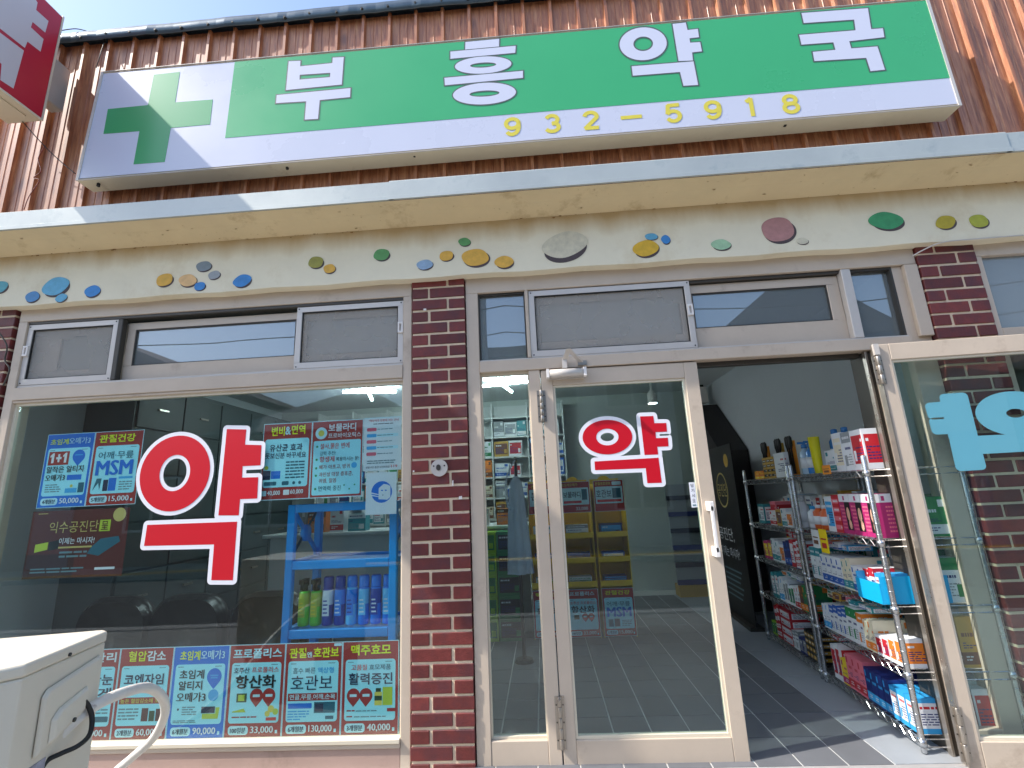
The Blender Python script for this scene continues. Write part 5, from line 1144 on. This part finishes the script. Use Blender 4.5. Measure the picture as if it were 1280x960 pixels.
# ---- yellow display columns with posters
mat('display_yellow', srgb(242, 198, 24), .5, 0, .04, 5)
def column(label, x0, items, top_it, bot_it, lbt, lbb):
    t = thing('display_column', label, 'display', (x0, 1.88, 0), 0, 'yellow display columns behind the door'); w = .265
    MB().box(0, w, .28, .29, 0, 1.27).build('back', 'display_yellow', t); MB().box(0, .006, 0, .2795, 0, 1.22).build('side', 'display_yellow', t); MB().box(w-.006, w, 0, .2795, 0, 1.22).build('side', 'display_yellow', t)
    for z in (.39, .58, .78): MB().box(.0065, w-.0065, .0, .2795, z, z+.006).build('shelf', 'display_yellow', t); MB().box(.0065, w-.0065, -.004, -.0005, z, z+.045).build('lip', 'display_yellow', t)
    MB().slab(ellipse(w/2, 1.25, .06, .05), .292, .297).build('crest', 'display_yellow', t)
    for q, (c1, c2, st, lb) in enumerate(items):
        carton(lb, 'cartons on the yellow displays', (x0+.035, 1.90, (.39, .58, .78)[q]+.0065), (.19, .10, .07+.03*(q == 2)), c1, c2, st)
    poster('display_poster', lbt, x0+.004, x0+w-.004, .99, 1.25, 1.872, 'rim', top_it, 'posters on the yellow displays')
    poster('display_poster', lbb, x0+.002, x0+w-.002, .01, .375, 1.874, 'rim', bot_it, 'posters on the yellow displays')
xc = [.52, .80, 1.09]
hd = lambda s, c_='yellow': [('t', s, .10, .88, .86, .95, c_, .02)]
column('left yellow display column half hidden behind the door hinge', xc[0], [('white', 'lime', 'label', 'white carton with a lime label low on the left yellow display'), ('blue', 'white', 'band', 'blue carton half way up the left yellow display'), ('white', 'teal', 'band', 'white carton high on the left yellow display')],
       [('r', .012, .988, .01, .99, 'red'), ('o', .05, .95, .25, .80, .03, 'pale'), ('t', '관절엔', .1, .6, .84, .95, 'lgold', .02), ('t', '콘드로', .1, .9, .45, .7, 'navy', .015)], std('red', hd('맥주효모'), '3개월분', '40,000', [('t', '고품질', .15, .6, .66, .74, 'red2', .006), ('t', '활력증진', .12, .88, .50, .63, 'navy', .02)] + hearts(.4, .38, .1)),
       'red header card at the top of the left yellow display', 'red poster at the foot of the left yellow display')
column('middle yellow display column left of the door centre', xc[1], [('white', 'green', 'stripe', 'dark striped white carton low on the middle yellow display'), ('blue', 'navy', 'band', 'blue carton half way up the middle yellow display'), ('white', 'grey', 'top', 'pale carton high on the middle yellow display')],
       [('r', .012, .988, .01, .99, 'red'), ('o', .05, .95, .25, .80, .03, 'pale'), ('t', '초임계오메가', .06, .6, .85, .95, 'lgold', .015), ('t', '보물라디', .1, .68, .48, .68, 'navy', .015), ('r', .72, .9, .4, .75, 'teal'), ('r', .1, .7, .30, .38, 'red2'), ('t', '33,000', .5, .9, .06, .18, 'white', .015)], std('red', hd('프로폴리스', 'pale'), '100일분', '33,000', [('t', '호주산 프로폴리스', .1, .9, .68, .745, 'red2', .006), ('t', '항산화', .12, .86, .50, .65, 'black', .02), ('r', .2, .36, .37, .46, 'dgreen')] + hearts(.64, .42, .1)),
       'red header card at the top of the middle yellow display', 'red propolis poster at the foot of the middle yellow display')
column('right yellow display column under the door sticker', xc[2], [('navy', 'sky', 'stripe', 'navy carton low on the right yellow display'), ('blue', 'white', 'label', 'blue joint care carton half way up the right yellow display'), ('navy', 'sky', 'label', 'dark blue carton high on the right yellow display')],
       [('r', .012, .988, .01, .99, 'red'), ('o', .05, .95, .25, .80, .03, 'pale'), ('t', '관절엔호관보', .06, .58, .85, .95, 'lgold', .015), ('o', .62, .92, .84, .95, .02, 'pale'), ('t', '호관보', .08, .58, .45, .70, 'navy', .0), ('r', .62, .9, .42, .74, 'teal'), ('r', .1, .9, .30, .38, 'red2')], std('red', hd('관절건강'), '5개월분', '15,000', [('t', '어깨·무릎', .13, .86, .62, .72, 'teal', .006), ('t', 'MSM', .12, .88, .40, .60, 'blue', .03), ('r', .15, .3, .2, .35, 'teal'), ('r', .33, .5, .2, .36, 'navy')] + lines(.56, .88, .2, .34, 4, 'grey', 31)),
       'red header card at the top of the right yellow display', 'red joint care poster at the foot of the right yellow display')

# ---- counter, medicine shelves, green cartons, coat
mat('counter_white', srgb(212, 216, 214), .4, 0, .03, 4)
ct = thing('sales_counter', 'white sales counter running behind the yellow displays and chairs', 'counter', (0, 0, 0))
MB().box(-1.9, .50, 2.12, 2.16, 0, .87).build('front_panel', 'counter_white', ct); MB().box(-1.95, .52, 2.06, 2.60, .8705, .90).build('top', 'counter_white', ct, bev=.004)
gi = 0
for cidx, (c1, c2) in enumerate((('lime', 'green'), ('green', 'black'))):
    for q in range(5):
        carton('%s carton, %s from the floor in the %s stack before the counter' % ('pale green' if cidx == 0 else 'dark green', ORD[q], 'left' if cidx == 0 else 'right'), 'green cartons stacked before the counter', (.03 + cidx*.205, 1.86, q*.172), (.20, .2, .17), c1, c2, 'label'); gi += 1
ms = thing('medicine_shelf', 'pale wall shelf of medicine cartons behind the counter', 'shelf', (0, 0, 0))
SX0, SX1 = -2.1, .95
MB().box(SX0, SX1, 3.66, 3.69, .6, 2.28).build('back', 'counter_white', ms)
zs = [.90, 1.14, 1.38, 1.62, 1.86, 2.10]
for z in zs: MB().box(SX0, SX1, 3.40, 3.659, z-.018, z).build('board', 'counter_white', ms)
for k_ in range(8): MB().box(SX0 + k_*(SX1-SX0)/7 - .008, SX0 + k_*(SX1-SX0)/7 + .008, 3.395, 3.6585, .6, 2.27).build('divider', 'counter_white', ms)
rr = random.Random(21)
pal = [('white', 'blue'), ('white', 'grey'), ('white', 'teal'), ('cream', 'brown'), ('blue', 'white'), ('white', 'green'), ('grey', 'white'), ('navy', 'sky'), ('orange', 'brown'), ('white', 'red'), ('gold', 'brown'), ('teal', 'white')]
for zi, z in enumerate(zs[:5]):
    for bay in range(7):
        if zi == 4 and bay < 5: continue
        x = SX0 + bay*(SX1-SX0)/7 + .02; lim = SX0 + (bay+1)*(SX1-SX0)/7 - .012; n_ = 0
        while x < lim - .09:
            w = min(rr.uniform(.10, .20), lim-x); c1, c2 = rr.choice(pal); n_ += 1
            if w < .05: break
            carton('%s medicine carton with %s print, %s in %s bay, %s shelf above counter' % (c1, c2, ORD[n_-1], ORD[bay], ORD[zi]), 'medicine cartons behind the counter', (x, 3.41, z+.0005), (w-.006, .2, rr.uniform(.13, .21)), c1, c2, rr.choice(('band', 'top', 'label'))); x += w
rr2 = random.Random(8); x = -1.7; n_ = 0
while x < .40:
    w = rr2.uniform(.09, .19); c1, c2 = rr2.choice(pal)
    if rr2.random() < .75:
        n_ += 1; carton('%s carton with %s print standing on the counter, %s from its left end' % (c1, c2, ORD[n_-1]), 'cartons standing on the counter', (x, 2.15, .9005), (w, .12, rr2.uniform(.10, .24)), c1, c2, rr2.choice(('band', 'top', 'label')))
    x += w + rr2.uniform(.01, .08)
mat('cloth_white', srgb(190, 200, 214), .8, 0, .05, 7)
co = thing('hanging_coat', 'white coat hanging on a stand behind the narrow side pane', 'coat', (.455, 1.30, 0))
m = MB(); n_ = 24; rings = []
for z, wx, wy, am in ((.60, .085, .05, .02), (.8, .075, .045, .018), (1.0, .062, .04, .012), (1.15, .055, .035, .006), (1.25, .045, .03, .003), (1.30, .015, .015, 0)):
    rings.append([((wx + am*math.sin(5*a + z*3))*math.cos(a), (wy + am*math.cos(4*a))*math.sin(a), z) for a in [2*math.pi*k/n_ for k in range(n_)]])
m.add([p for r in rings for p in r], [(i*n_+k, i*n_+(k+1) % n_, (i+1)*n_+(k+1) % n_, (i+1)*n_+k) for i in range(5) for k in range(n_)], 0, True); m.build('cloth', 'cloth_white', co)
cable('white strap slung from the coat hook behind the side pane', [(.455, 1.28, 1.42), (.40, 1.28, 1.33), (.375, 1.28, 1.22), (.38, 1.28, 1.12), (.40, 1.28, 1.05)], .007, 'cloth_white', 'bag_strap')
cs = thing('coat_stand', 'slim dark stand holding the white coat', 'coat stand', (.455, 1.36, 0)); MB().tube([(0, 0, .0), (0, 0, 1.45)], .012, 8).build('pole', 'frame_dark', cs); MB().lathe([(.07, 0), (.06, .02)], 0, 0, 18).build('base', 'frame_dark', cs); MB().tube([(0, 0, 1.42), (0, -.06, 1.40), (0, -.075, 1.43)], .008, 6).build('hook', 'frame_dark', cs)

# ---- tall drawer cabinet added on the left wall to darken the view behind the posters
mat('cabinet_teal', srgb(74, 86, 88), .5, 0, .08, 3)
dc = thing('backdrop_cabinet', 'added dark teal drawer cabinet along the left wall, darkening the view behind the posters', 'cabinet', (0, 0, 0))
MB().box(-2.745, -2.36, .95, 3.36, 0, 2.15).build('case', 'cabinet_teal', dc)
for zi in range(6):
    for yi in range(5):
        z0 = .06 + zi*.345; y0 = .97 + yi*.475
        o = MB().box(-2.3595, -2.345, y0, y0+.462, z0, z0+.33).build('drawer', 'cabinet_teal', dc, bev=.003); MB().box(-2.3445, -2.33, y0+.18, y0+.28, z0+.15, z0+.165).build('handle', 'bare_alu', o)
